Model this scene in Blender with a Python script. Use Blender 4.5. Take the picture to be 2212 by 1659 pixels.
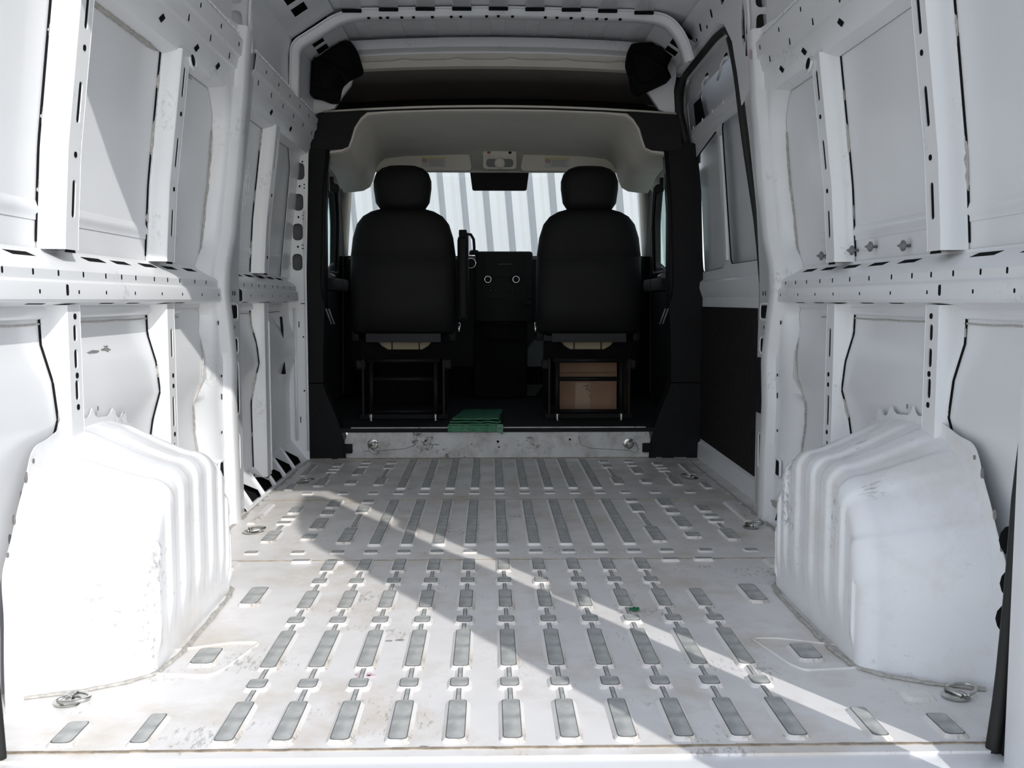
import bpy, bmesh, math, random
from math import sin, cos, pi, radians as R, atan2, sqrt, exp
from mathutils import Vector, Matrix, noise
from mathutils.geometry import delaunay_2d_cdt
import numpy as np
random.seed(7)
for o in list(bpy.data.objects): bpy.data.objects.remove(o)
SC = bpy.context.scene
COL = SC.collection

# ------------------------------------------------------------------ camera
cam_d = bpy.data.cameras.new('camera'); cam = bpy.data.objects.new('camera', cam_d); COL.objects.link(cam)
cam_d.sensor_width = 36.0; cam_d.lens = 2100.0/2212*36.0; cam_d.clip_start = .02; cam_d.clip_end = 400
cam.location = (-0.039, -1.64, 0.775)
pitch = math.atan(180.5/2100); yaw = math.atan(48/2100)
fw = Vector((sin(yaw)*cos(pitch), cos(yaw)*cos(pitch), -sin(pitch)))
cam.rotation_euler = fw.to_track_quat('-Z', 'Y').to_euler()
SC.camera = cam

# ------------------------------------------------------------------ sky, sun, exposure
W = bpy.data.worlds.new('sky'); SC.world = W; W.use_nodes = True
nt = W.node_tree; nt.nodes.clear()
sky = nt.nodes.new('ShaderNodeTexSky'); sky.sky_type = 'NISHITA'; sky.sun_disc = False
sky.sun_elevation = R(33.4); sky.sun_rotation = R(148); sky.dust_density = 0.4; sky.air_density = 1.0
hs = nt.nodes.new('ShaderNodeHueSaturation'); hs.inputs['Saturation'].default_value = .42
bg = nt.nodes.new('ShaderNodeBackground'); bg.inputs[1].default_value = 0.29
wo = nt.nodes.new('ShaderNodeOutputWorld')
nt.links.new(sky.outputs[0], hs.inputs['Color']); nt.links.new(hs.outputs[0], bg.inputs[0]); nt.links.new(bg.outputs[0], wo.inputs[0])
sd = bpy.data.lights.new('sun', 'SUN'); sun = bpy.data.objects.new('sun', sd); COL.objects.link(sun)
sd.energy = 3.1; sd.angle = R(0.55); sd.color = (1, .975, .94)
sun.location = (3, -5, 5)
SUN = Vector((-.53, .848, -.66)).normalized()
sun.rotation_euler = SUN.to_track_quat('-Z', 'Y').to_euler()
SC.view_settings.view_transform = 'Standard'; SC.view_settings.look = 'None'
SC.view_settings.gamma = 1; SC.view_settings.use_curve_mapping = False
SC.view_settings.exposure = 0.03
SC.cycles.max_bounces = 24; SC.cycles.diffuse_bounces = 20; SC.cycles.glossy_bounces = 6; SC.cycles.transparent_max_bounces = 12

# ------------------------------------------------------------------ materials
def lin(c): return tuple(((v/12.92) if v <= .04045 else ((v+.055)/1.055)**2.4) for v in c)
def mat(name, col, rough=.5, metal=0, var=.06, scale=6, dirt=None, dirt_amt=0, dirt_scale=9, bump=0, bscale=200, scuff=0, coat=0, spec=.5, sm=(38, 10, 55), front=0):
    m = bpy.data.materials.new(name); m.use_nodes = True; N = m.node_tree.nodes; L = m.node_tree.links
    b = N['Principled BSDF']; b.inputs['Roughness'].default_value = rough; b.inputs['Metallic'].default_value = metal
    b.inputs['Coat Weight'].default_value = coat; b.inputs['Coat Roughness'].default_value = .12
    b.inputs['Specular IOR Level'].default_value = spec
    tc = N.new('ShaderNodeTexCoord')
    n = N.new('ShaderNodeTexNoise'); n.inputs['Scale'].default_value = scale; n.inputs['Detail'].default_value = 6
    L.new(tc.outputs['Object'], n.inputs['Vector'])
    r = N.new('ShaderNodeMapRange'); r.inputs[1].default_value = .3; r.inputs[2].default_value = .7
    r.inputs[3].default_value = 1-var; r.inputs[4].default_value = 1+var*.5
    L.new(n.outputs[0], r.inputs[0])
    mx = N.new('ShaderNodeVectorMath'); mx.operation = 'SCALE'; mx.inputs[0].default_value = col
    L.new(r.outputs[0], mx.inputs['Scale'])
    out = mx.outputs[0]
    def over(fac, c2):
        nonlocal out
        q = N.new('ShaderNodeMix'); q.data_type = 'RGBA'
        L.new(fac, q.inputs[0]); L.new(out, q.inputs[6]); q.inputs[7].default_value = (*c2, 1); out = q.outputs[2]
    if dirt_amt:
        n2 = N.new('ShaderNodeTexNoise'); n2.inputs['Scale'].default_value = dirt_scale; n2.inputs['Detail'].default_value = 10; n2.inputs['Roughness'].default_value = .68
        L.new(tc.outputs['Object'], n2.inputs['Vector'])
        r2 = N.new('ShaderNodeMapRange'); r2.inputs[1].default_value = .48; r2.inputs[2].default_value = .78; r2.inputs[4].default_value = dirt_amt
        L.new(n2.outputs[0], r2.inputs[0]); over(r2.outputs[0], dirt)
    if front:   # dirt blotches, also painted darker towards the cab for the light falling off
        sp = N.new('ShaderNodeSeparateXYZ'); L.new(tc.outputs['Object'], sp.inputs[0])
        g1 = N.new('ShaderNodeMapRange'); g1.inputs[1].default_value = 1.0; g1.inputs[2].default_value = 3.2; g1.inputs[3].default_value = 0; g1.inputs[4].default_value = front
        L.new(sp.outputs['Y'], g1.inputs[0])
        g2 = N.new('ShaderNodeTexNoise'); g2.inputs['Scale'].default_value = 7; g2.inputs['Detail'].default_value = 9; L.new(tc.outputs['Object'], g2.inputs['Vector'])
        g3 = N.new('ShaderNodeMapRange'); g3.inputs[1].default_value = .3; g3.inputs[2].default_value = .6; L.new(g2.outputs[0], g3.inputs[0])
        g4 = N.new('ShaderNodeMath'); g4.operation = 'MULTIPLY'; L.new(g1.outputs[0], g4.inputs[0]); L.new(g3.outputs[0], g4.inputs[1]); over(g4.outputs[0], (.30, .27, .23))
    if scuff:
        mp = N.new('ShaderNodeMapping'); mp.inputs['Scale'].default_value = sm; L.new(tc.outputs['Object'], mp.inputs[0])
        n3 = N.new('ShaderNodeTexNoise'); n3.inputs['Scale'].default_value = 1; n3.inputs['Detail'].default_value = 8; n3.inputs['Roughness'].default_value = .7
        L.new(mp.outputs[0], n3.inputs['Vector'])
        n4 = N.new('ShaderNodeTexNoise'); n4.inputs['Scale'].default_value = 4.3; L.new(tc.outputs['Object'], n4.inputs['Vector'])
        ad = N.new('ShaderNodeMath'); ad.operation = 'MULTIPLY'; L.new(n3.outputs[0], ad.inputs[0]); L.new(n4.outputs[0], ad.inputs[1])
        r3 = N.new('ShaderNodeMapRange'); r3.inputs[1].default_value = .335; r3.inputs[2].default_value = .40; r3.inputs[4].default_value = scuff
        L.new(ad.outputs[0], r3.inputs[0]); over(r3.outputs[0], (.09, .08, .075))
    L.new(out, b.inputs['Base Color'])
    if bump:
        bn = N.new('ShaderNodeTexNoise'); bn.inputs['Scale'].default_value = bscale; bn.inputs['Detail'].default_value = 3
        L.new(tc.outputs['Object'], bn.inputs['Vector'])
        bp = N.new('ShaderNodeBump'); bp.inputs['Strength'].default_value = bump; bp.inputs['Distance'].default_value = .004
        L.new(bn.outputs[0], bp.inputs['Height']); L.new(bp.outputs[0], b.inputs['Normal'])
    return m
WHITE = mat('white_paint', (.79, .80, .82), .34, var=.03, scale=3, scuff=.0, coat=.25)
WHITE2 = mat('white_paint_frame', (.80, .81, .825), .36, var=.03, scale=4, scuff=.22, coat=.2, sm=(90, 90, 60))
ARCH = mat('white_paint_arch', (.80, .81, .83), .38, var=.03, scale=5, dirt=(.50, .43, .34), dirt_amt=.45, dirt_scale=6, scuff=.5, coat=.15, sm=(12, 75, 60))
FLOORM = mat('floor_paint', (.79, .775, .765), .42, var=.06, scale=9, dirt=(.50, .41, .30), dirt_amt=.85, dirt_scale=3.2, scuff=.45, coat=.1, sm=(110, 34, 60), front=.45)
DIRTY = mat('dirty_paint', (.58, .58, .58), .5, var=.1, scale=14, dirt=(.16, .12, .08), dirt_amt=.75, dirt_scale=13, scuff=.9)
WORN = mat('worn_grey_primer', (.42, .43, .42), .5, var=.30, scale=30, dirt=(.62, .61, .58), dirt_amt=.6, dirt_scale=26)
WEDGE = mat('worn_rib_edge', (.13, .13, .125), .7, var=.3, scale=50)
SEAMD = mat('seam_dirt', (.36, .30, .23), .8, var=.4, scale=40)
SEALANT = mat('sealant', (.47, .45, .42), .7, var=.3, scale=80, bump=.6, bscale=160)
BLACK = mat('black_plastic', (.008, .008, .009), .6, var=.2, bump=.12, bscale=600, spec=.18)
BLACK2 = mat('black_textured_trim', (.015, .015, .0165), .75, var=.2, bump=.3, bscale=500, spec=.25)
VINYL = mat('seat_vinyl', (.0055, .0055, .006), .62, var=.15, bump=.15, bscale=300, spec=.25)
FOAM = mat('black_foam', (.008, .008, .008), .95, var=.3, bump=.5, bscale=150, spec=.1)
RUBBER = mat('rubber_seal', (.01, .01, .01), .6)
DARK = mat('painted_cavity_dark', (.012, .012, .013), .9, spec=.05)  # flat black standing in for the shade inside holes and gaps
HEAD = mat('beige_headliner', (.64, .60, .54), .9, var=.05, bump=.2, bscale=500, spec=.1)
HEADL = mat('beige_headliner_edge', (.68, .64, .57), .85, var=.05, spec=.1)
GREYT = mat('grey_trim', (.16, .16, .165), .5)
STEEL = mat('zinc_steel', (.55, .55, .52), .3, metal=1, var=.2, scale=60)
FRAMEB = mat('black_steel', (.010, .010, .011), .55, spec=.2)
CHROME = mat('chrome', (.75, .75, .75), .15, metal=1)
CARD = mat('cardboard', (.36, .215, .14), .85, var=.1, scale=12)
CARDT = mat('packing_tape', (.40, .26, .17), .35, var=.05)
INK = mat('ink', (.02, .02, .02), .8)
GREEN = mat('green_plastic', (.008, .14, .065), .38, var=.15, scale=20, bump=.5, bscale=40)
BEIGE = mat('beige_foam', (.45, .38, .27), .9, var=.1)
BOARD = mat('black_hardboard', (.013, .012, .011), .75, var=.5, scale=30, dirt=(.05, .03, .015), dirt_amt=.3, dirt_scale=60, spec=.2)
FENCE = mat('fence_white_metal', (.57, .59, .605), .45, var=.03, scale=2)
CONC = mat('concrete', (.46, .45, .43), .9, var=.12, scale=1.5, bump=.3, bscale=30)
RED = mat('red_button', (.30, .02, .015), .4)
YEL = mat('yellow_label', (.62, .50, .12), .6)
LBL = mat('white_label', (.50, .50, .49), .6)
PAPER = mat('white_sticker', (.75, .77, .78), .6)
SCREEN = mat('dark_glass', (.006, .006, .007), .5, spec=.12)
PINK = mat('pink_crayon', (.64, .47, .53), .8, var=.3, scale=90)
SCUFFM = mat('scuff_grey', (.25, .24, .23), .8, var=.4, scale=120)
GLINT = mat('painted_sun_glint', (.93, .94, .94), .8, var=.3, scale=60)  # near-white strokes standing in for sun reflected off the left panel
GREYCLIP = mat('grey_plastic_clip', (.18, .18, .18), .5)
CAV = mat('grey_painted_shade', (.16, .165, .17), .8)  # grey that paints in the shade behind the front pillar ovals
UNDER = mat('underbody', (.03, .03, .03), .9)
def glass(name, tint, g=.06):
    m = bpy.data.materials.new(name); m.use_nodes = True; N = m.node_tree.nodes; L = m.node_tree.links; N.clear()
    t = N.new('ShaderNodeBsdfTransparent'); t.inputs[0].default_value = (*tint, 1)
    q = N.new('ShaderNodeBsdfGlossy'); q.inputs['Roughness'].default_value = .03
    x = N.new('ShaderNodeMixShader'); x.inputs[0].default_value = g
    o = N.new('ShaderNodeOutputMaterial')
    L.new(t.outputs[0], x.inputs[1]); L.new(q.outputs[0], x.inputs[2]); L.new(x.outputs[0], o.inputs[0]); return m
GLASS = glass('windshield_glass', (.875, .89, .89)); GLASS2 = glass('side_glass', (.72, .80, .79))

# ------------------------------------------------------------------ helpers
def link(name, me, m, parent=None, loc=None, smooth=False):
    o = bpy.data.objects.new(name, me); COL.objects.link(o)
    if m is not None:
        for q in (m if isinstance(m, (list, tuple)) else [m]):
            me.materials.append(q)
    if parent: o.parent = parent; 
    if loc: o.location = loc
    if smooth and me.polygons: me.polygons.foreach_set('use_smooth', [True]*len(me.polygons))
    return o
def obj(name, bm, m, parent=None, loc=None, smooth=False, auto=None):
    me = bpy.data.meshes.new(name); bmesh.ops.recalc_face_normals(bm, faces=bm.faces) if auto != 'keep' else None
    bm.to_mesh(me); bm.free()
    if auto not in (None, 'keep'):
        me.polygons.foreach_set('use_smooth', [True]*len(me.polygons)); me.set_sharp_from_angle(angle=R(auto))
    return link(name, me, m, parent, loc, smooth)
def empty(name, loc=(0, 0, 0), rz=0):
    o = bpy.data.objects.new(name, None); COL.objects.link(o); o.location = loc; o.rotation_euler = (0, 0, rz); o.empty_display_size = .05; return o
def tag(o, label=None, cat=None, group=None, kind=None):
    if label: o['label'] = label
    if cat: o['category'] = cat
    if group: o['group'] = group
    if kind: o['kind'] = kind
    return o
def tree(o, loc=None):
    def rec(a, p):
        c = a.copy(); COL.objects.link(c); c.parent = p
        for ch in list(a.children): rec(ch, c)
        return c
    r = rec(o, o.parent)
    if loc: r.location = loc
    return r
def bx(bm, c, s, rot=None, bev=0, mi=0):
    M = Matrix.Translation(c) @ (rot.to_4x4() if rot is not None else Matrix()) @ Matrix.Diagonal((*s, 1))
    t = bmesh.new(); bmesh.ops.create_cube(t, size=1, matrix=M)
    if bev: bmesh.ops.bevel(t, geom=t.edges[:], offset=bev, segments=2, affect='EDGES', profile=.6)
    for f in t.faces: f.material_index = mi
    me = bpy.data.meshes.new('t'); t.to_mesh(me); t.free(); bm.from_mesh(me); bpy.data.meshes.remove(me)
def box(name, c, s, m, parent=None, bev=0, rot=None):
    bm = bmesh.new(); bx(bm, c, s, rot, bev); return obj(name, bm, m, parent, auto=40 if bev else None)
def tube(bm, pts, r, n=8, closed=False, cap=True, flat=1.0):
    pts = [Vector(p) for p in pts]; rings = []; k = len(pts)
    up = None
    for i, p in enumerate(pts):
        a = pts[(i-1) % k] if (closed or i) else p; b = pts[(i+1) % k] if (closed or i < k-1) else p
        t = (b-a).normalized()
        if up is None: up = Vector((0, 0, 1)) if abs(t.z) < .9 else Vector((1, 0, 0))
        x = t.cross(up).normalized(); y = x.cross(t).normalized(); up = y
        rr = r[i] if isinstance(r, (list, tuple)) else r
        rings.append([bm.verts.new(p + x*rr*cos(2*pi*j/n) + y*rr*flat*sin(2*pi*j/n)) for j in range(n)])
    for i in range(k if closed else k-1):
        A, B = rings[i], rings[(i+1) % k]
        for j in range(n): bm.faces.new((A[j], A[(j+1) % n], B[(j+1) % n], B[j]))
    if cap and not closed: bm.faces.new(rings[0][::-1]); bm.faces.new(rings[-1])
def lathe(bm, prof, c=(0, 0, 0), n=16, rot=None):
    c = Vector(c); rings = []
    for r_, z_ in prof:
        ring = []
        for j in range(n):
            v = Vector((r_*cos(2*pi*j/n), r_*sin(2*pi*j/n), z_))
            if rot is not None: v = rot @ v
            ring.append(bm.verts.new(c+v))
        rings.append(ring)
    for A, B in zip(rings, rings[1:]):
        for j in range(n): bm.faces.new((A[j], A[(j+1) % n], B[(j+1) % n], B[j]))
    bm.faces.new(rings[0][::-1]); bm.faces.new(rings[-1])
def grid(bm, rows, closed_u=False, mi=0):
    V = [[bm.verts.new(p) for p in row] for row in rows]
    for a, b in zip(V, V[1:]):
        n = len(a)
        for j in range(n if closed_u else n-1):
            try: f = bm.faces.new((a[j], a[(j+1) % n], b[(j+1) % n], b[j])); f.material_index = mi
            except ValueError: pass
    return V
def solid(bm, th):
    bmesh.ops.recalc_face_normals(bm, faces=bm.faces); bm.normal_update()
    return bmesh.ops.solidify(bm, geom=bm.faces[:], thickness=min(th, .0010) if th <= .002 else th)
def inpoly(p, poly):
    x, y = p; c = False; n = len(poly)
    for i in range(n):
        x1, y1 = poly[i]; x2, y2 = poly[i-1]
        if (y1 > y) != (y2 > y) and x < (x2-x1)*(y-y1)/(y2-y1)+x1: c = not c
    return c
def rnd(pts, r, n=4):
    """polygon with rounded corners; r number or list"""
    out = []; k = len(pts)
    for i, p in enumerate(pts):
        rr = r[i] if isinstance(r, (list, tuple)) else r
        p = Vector(p); a = Vector(pts[i-1])-p; b = Vector(pts[(i+1) % k])-p
        if rr <= 0: out.append(tuple(p)); continue
        d = min(rr, a.length*.49, b.length*.49); A = p+a.normalized()*d; B = p+b.normalized()*d
        for j in range(n+1):
            t = j/n; out.append(tuple(A*(1-t)**2 + p*2*t*(1-t) + B*t*t))
    return out
def slot(cx, cy, w, h, n=4, r=None):
    return rnd([(cx-w/2, cy-h/2), (cx+w/2, cy-h/2), (cx+w/2, cy+h/2), (cx-w/2, cy+h/2)], r if r is not None else min(w, h)*.5, n)
def plate(name, outline, holes, mp, th, m, parent=None, step=.08, auto=35, d0=0):
    """sheet with real holes in (u,v); mp(u,v,d) -> xyz; d grows to the seen side"""
    pts = []; edges = []
    if step:
        d_ = []
        for i, p in enumerate(outline):
            q = outline[(i+1) % len(outline)]; k = max(1, int(sqrt((q[0]-p[0])**2+(q[1]-p[1])**2)/step))
            d_ += [(p[0]+(q[0]-p[0])*t/k, p[1]+(q[1]-p[1])*t/k) for t in range(k)]
        outline = d_
    for poly in [outline]+holes:
        s = len(pts); k = len(poly); pts += [Vector(p) for p in poly]
        edges += [(s+i, s+(i+1) % k) for i in range(k)]
    if step:
        us = [p[0] for p in outline]; vs = [p[1] for p in outline]
        nu = int((max(us)-min(us))/step)+1; nv = int((max(vs)-min(vs))/step)+1
        for i in range(1, nu):
            for j in range(1, nv):
                p = (min(us)+i*(max(us)-min(us))/nu, min(vs)+j*(max(vs)-min(vs))/nv)
                if inpoly(p, outline) and not any(inpoly(p, h) for h in holes): pts.append(Vector(p))
    vo, eo, fo, *_ = delaunay_2d_cdt(pts, edges, [], 0, 1e-6)
    F = []
    for f in fo:
        c = (sum(vo[i][0] for i in f)/len(f), sum(vo[i][1] for i in f)/len(f))
        if inpoly(c, outline) and not any(inpoly(c, h) for h in holes): F.append(tuple(f))
    bm = bmesh.new(); n = len(vo)
    A = [bm.verts.new(mp(v[0], v[1], d0)) for v in vo]; B = [bm.verts.new(mp(v[0], v[1], d0-th)) for v in vo]
    cnt = {}
    for f in F:
        bm.faces.new([A[i] for i in f]); bm.faces.new([B[i] for i in f][::-1])
        for i in range(len(f)):
            e = (f[i], f[(i+1) % len(f)]); cnt[e] = 1
    for (a, b) in cnt:
        if (b, a) not in cnt: bm.faces.new((A[b], A[a], B[a], B[b]))
    for v in [v for v in bm.verts if not v.link_faces]: bm.verts.remove(v)
    return obj(name, bm, m, parent, auto=auto)
def patches(name, polys, mp, d, m, parent, th=.0015):
    """small raised or inset n-gon pads joined in one part"""
    bm = bmesh.new(); d += .0008
    for poly in polys:
        a = [bm.verts.new(mp(u, v, d)) for u, v in poly]; b = [bm.verts.new(mp(u, v, d-th)) for u, v in poly]
        bm.faces.new(a); bm.faces.new(b[::-1]); k = len(a)
        for i in range(k): bm.faces.new((a[i], b[i], b[(i+1) % k], a[(i+1) % k]))
    return obj(name, bm, m, parent)

PR = [(-.3, .95), (.9, .95), (1.1, .936), (1.3, .911), (1.45, .892), (1.65, .871), (1.9, .85), (2.2, .83)]
def prof(z): return float(np.interp(z, [p[0] for p in PR], [p[1] for p in PR]))
BG = [(-.3, .055), (.1, .055), (.36, .058), (.44, .045), (.52, .022), (.60, .03), (.68, .052), (.78, .055), (1.45, .055), (1.7, .05), (1.9, .04)]
def skin(z): return prof(z) + float(np.interp(z, [p[0] for p in BG], [p[1] for p in BG]))
def MS(s):
    """wall mapping: u = Y, v = z, d = distance inward from the frame plane"""
    return lambda u, v, d: (s*(prof(v)-d), u, v)
def MK(s): return lambda u, v, d: (s*(skin(v)-d), u, v)

# ================================================================== OUTSIDE
g = box('ground', (0, 0, -.62), (60, 60, .1), CONC); tag(g, kind='structure', label='pale concrete yard under and around the van')
fn = empty('corrugated_fence', (0, 8.9, 0)); tag(fn, 'tall white corrugated metal fence seen through the windshield', 'fence')
P = .236
pf = [(0, 0), (.070, 0), (.122, .10), (.19, .10), (.236, 0)]
bm = bmesh.new()
for (a, b) in zip(pf, pf[1:]):
    v = [bm.verts.new((a[0], -a[1], -3)), bm.verts.new((b[0], -b[1], -3)), bm.verts.new((b[0], -b[1], 3)), bm.verts.new((a[0], -a[1], 3)),
         bm.verts.new((a[0], -a[1]+.004, -3)), bm.verts.new((b[0], -b[1]+.004, -3)), bm.verts.new((b[0], -b[1]+.004, 3)), bm.verts.new((a[0], -a[1]+.004, 3))]
    for q in ((0, 1, 2, 3), (7, 6, 5, 4), (0, 4, 5, 1), (3, 2, 6, 7), (0, 3, 7, 4), (1, 5, 6, 2)): bm.faces.new([v[i] for i in q])
rib0 = obj('panel_rib', bm, FENCE, fn, (-.0-P*17, 0, 1.9))
for k in range(-19, 21):
    c = rib0.copy(); COL.objects.link(c); c.location = (k*P, 0, 1.9)
fn.rotation_euler = (0, R(-5.0), 0)

# ================================================================== FLOOR
fl = bmesh.new(); bx(fl, (0, 1.56, -.0075), (2.06, 3.2, .015)); FLO = obj('floor', fl, FLOORM); tag(FLO, 'white painted ribbed steel cargo floor, scuffed and dirty', kind='structure')
def frustum(L, Wd, h=.006, bev=.008, rr=None):
    bm = bmesh.new(); rr = rr if rr else min(L, Wd)*.28
    a = slot(0, 0, Wd+2*bev, L+2*bev, 3, rr+bev*.7); b = slot(0, 0, Wd, L, 3, rr); c = slot(0, 0, Wd-.0036, L-.0036, 3, rr)
    k = len(a); A = [bm.verts.new((x, y, -.001)) for x, y in a]; B = [bm.verts.new((x, y, h)) for x, y in b]; C = [bm.verts.new((x, y, h+.0008)) for x, y in c]
    for i in range(k):
        j = (i+1) % k; bm.faces.new((A[i], A[j], B[j], B[i])); f = bm.faces.new((B[i], B[j], C[j], C[i])); f.material_index = 2
    f = bm.faces.new(C); f.material_index = 1
    me = bpy.data.meshes.new('raised_rib'); bm.to_mesh(me); bm.free(); me.materials.append(FLOORM); me.materials.append(WORN); me.materials.append(WEDGE); return me
_fc = {}
def pad(x, y0, y1, w, name='raised_rib', h=.007, plain=False):
    key = (round(y1-y0, 3), w, h, plain)
    if key not in _fc:
        _fc[key] = frustum(y1-y0, w, h)
        if plain: _fc[key].materials[1] = FLOORM; _fc[key].materials[2] = FLOORM
    o = bpy.data.objects.new(name, _fc[key]); COL.objects.link(o); o.parent = FLO; o.location = (x, (y0+y1)/2, 0); return o
SP = .1016
rear = [(1.089, 1.213, .034), (.965, 1.015, .037), (.749, .898, .034), (.636, .685, .038), (.354, .584, .034), (.245, .293, .038), (.012, .181, .035)]
for n in range(-5, 6):
    seg = rear if n < 5 else rear[2:]
    for a, b, w in seg: pad(n*SP, a, b, w)
    for (a, _, _), (_, b, _) in zip(seg, seg[1:]): pad(n*SP, b-.002, a+.002, .010, 'rib_link', .004)
for n in range(-4, 5):
    pad(n*SP, 1.392, 2.085, .034); pad(n*SP, 2.32, 3.06, .032)
for s in (-1, 1):
    for x, L in ((.508, [(2.035, 2.085, .04), (1.86, 1.985, .042), (1.42, 1.62, .042)]), (.63, [(1.955, 2.09, .045), (1.83, 1.90, .045), (1.61, 1.765, .045), (1.47, 1.535, .045)]),
                 (.755, [(1.86, 1.965, .04), (1.765, 1.80, .045), (1.685, 1.72, .045), (1.44, 1.58, .042)]), (.508, [(2.94, 3.0, .04), (2.80, 2.87, .04), (2.40, 2.56, .04)]),
                 (.63, [(2.95, 2.99, .04), (2.85, 2.89, .04), (2.64, 2.79, .042), (2.42, 2.50, .042)]), (.755, [(2.86, 2.95, .036), (2.78, 2.81, .04), (2.70, 2.73, .04), (2.38, 2.54, .04)]),
                 (.655, [(.79, .935, .045)]), (.865, [(2.62, 2.9, .022), (2.3, 2.42, .026)]), (.60, [(1.195, 1.215, .05)]), (.50, [(1.19, 1.21, .045)])):
        for a, b, w in L: pad(s*x, a, b, w)
    for x, a, b in ((.508, 1.64, 1.84), (.755, 1.60, 1.67), (.508, 2.58, 2.78), (.755, 2.56, 2.68)): pad(s*x, a, b, .014, 'rib_link', .004)
    pad(s*.87, 1.70, 2.02, .022, 'plain_rib', .006, True); pad(s*.80, 1.12, 1.2, .04, 'plain_rib', .006, True); pad(s*.93, 1.30, 1.45, .022, 'plain_rib', .006, True)
    pad(s*.655, .008, .13, .03); pad(s*.79, .01, .10, .038); pad(s*.80, .17, .21, .05, 'plain_rib', .006, True); pad(s*.95, .0, .14, .02, 'plain_rib', .006, True)
for n in (-7.6, -6.2, -5, -4, -3, -2, -1, 0, 1, 2, 3, 4, 5, 6.2, 7.6):
    pad(n*SP, 1.295, 1.325, .038, 'round_dimple', .005); pad(n*SP, 2.215, 2.243, .036, 'round_dimple', .005)
# section seams, patch plates, dirt along the edges
for y, z in ((1.245, .0025), (2.125, .0025)):
    bm = bmesh.new(); bx(bm, (0, y, z/2), (1.87, .05, z), bev=.0008); obj('overlap_strip', bm, FLOORM, FLO)
    bm = bmesh.new()
    for i in range(60):
        x = -.93+i*.031; bx(bm, (x+.0155, y-.026+.0006*sin(i*1.7), .0012), (.0312, .0035+.002*random.random(), .0022))
    obj('seam_sealer', bm, SEAMD, FLO)
for s in (-1, 1):
    bm = bmesh.new()
    out = rnd([(s*.56, .52), (s*.62, .52), (s*.745, .47), (s*.77, .34), (s*.62, .325), (s*.60, .36)], .015)
    tube(bm, [(x, y, .002) for x, y in out], .0035, 6, closed=True); obj('patch_outline', bm, FLOORM, FLO)
    pad(s*.655, .38, .475, .05)
    bm = bmesh.new()
    for i in range(70):
        y = 1.15+i*.028; w = .006+.014*random.random()
        bx(bm, (s*(.932-w/2), y+.014, .0015), (w, .0285, .003))
    obj('edge_sealer', bm, SEALANT, FLO)
bm = bmesh.new()
for i in range(64): bx(bm, (-.93+.029*i+.0145, 3.108-.004*random.random(), .0018), (.0292, .014+.02*random.random(), .0036))
obj('edge_dirt', bm, SEAMD, FLO)
bm = bmesh.new()
for i in range(62): bx(bm, (-.93+.03*i+.015, -.012+.002*random.random(), .0008), (.0302, .006+.003*random.random(), .0016))
obj('edge_dirt', bm, SEAMD, FLO)
def blob(cx, cy, rx, ry, n=14, a=0, jag=.35):
    return [(cx+(rx*cos(t)*cos(a)-ry*sin(t)*sin(a))*k, cy+(rx*cos(t)*sin(a)+ry*sin(t)*cos(a))*k) for t, k in ((2*pi*i/n, 1+jag*(random.random()-.5)) for i in range(n))]
MF = lambda u, v, d: (u, v, d)
patches('dark_scuff', [blob(-.209, .175, .013, .008), blob(-.245, .53, .010, .004), blob(-.27, .525, .008, .003), blob(-.155, -.006, .008, .003)], MF, .0012, SCUFFM, FLO)
patches('pink_mark', [blob(-.30, .325, .018, .010), blob(-.285, .318, .010, .005)], MF, .0012, PINK, FLO)
sc = empty('green_scrap', (.322, .73, 0)); tag(sc, 'tiny dark green plastic scrap lying on the cargo floor', 'scrap')
bm = bmesh.new(); grid(bm, [[(-.012+.006*i, -.012+.007*j, .0015+.006*abs(sin(i*1.9+j*1.3))) for i in range(5)] for j in range(4)])
r_ = solid(bm, .001); obj('scrap_sheet', bm, GREEN, sc)
# rear sill
SILL = box('rear_sill', (0, -.085, -.02), (1.72, .13, .03), WHITE, bev=.006); tag(SILL, 'white painted rear door sill at the cargo floor edge', kind='structure')
box('bumper_step', (0, -.20, -.09), (1.7, .12, .06), BLACK, SILL, bev=.01)

# ================================================================== SIDE WALLS
def frame_strip(name, s, outline, holes, d, parent, m=None, th=.003, step=.07):
    return plate(name, outline, holes, MS(s), th, m or WHITE2, parent, step=step, d0=d)
def rail(bm, s, y0, y1, sec, nY=2, tap=0):
    """longitudinal folded sheet: sec = list of (d,z), inward depth and height"""
    ys = [y0+(y1-y0)*i/nY for i in range(nY+1)]
    grid(bm, [[(s*(prof(z)-d), y, z) for d, z in sec] for y in ys])
    solid(bm, .002)
def bead(bm, s, pts, r=.004, mp=None):
    """lumpy sealant bead along (Y,z,d) points"""
    P_ = []; Rr = []
    for (a, b) in zip(pts, pts[1:]):
        L = sqrt((a[0]-b[0])**2+(a[1]-b[1])**2); k = max(2, int(L/.012))
        for i in range(k):
            t = i/k; y = a[0]*(1-t)+b[0]*t; z = a[1]*(1-t)+b[1]*t; d = a[2]*(1-t)+b[2]*t
            j = noise.noise(Vector((y*60, z*60, s*3)))
            P_.append((s*(skin(z)-d), y+.003*j, z)); Rr.append(r*(1+.7*j))
    n_ = len(Rr)
    for i in range(n_): Rr[i] *= min(1, .3+i/6, .3+(n_-1-i)/6)
    tube(bm, P_, Rr, 6)
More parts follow.
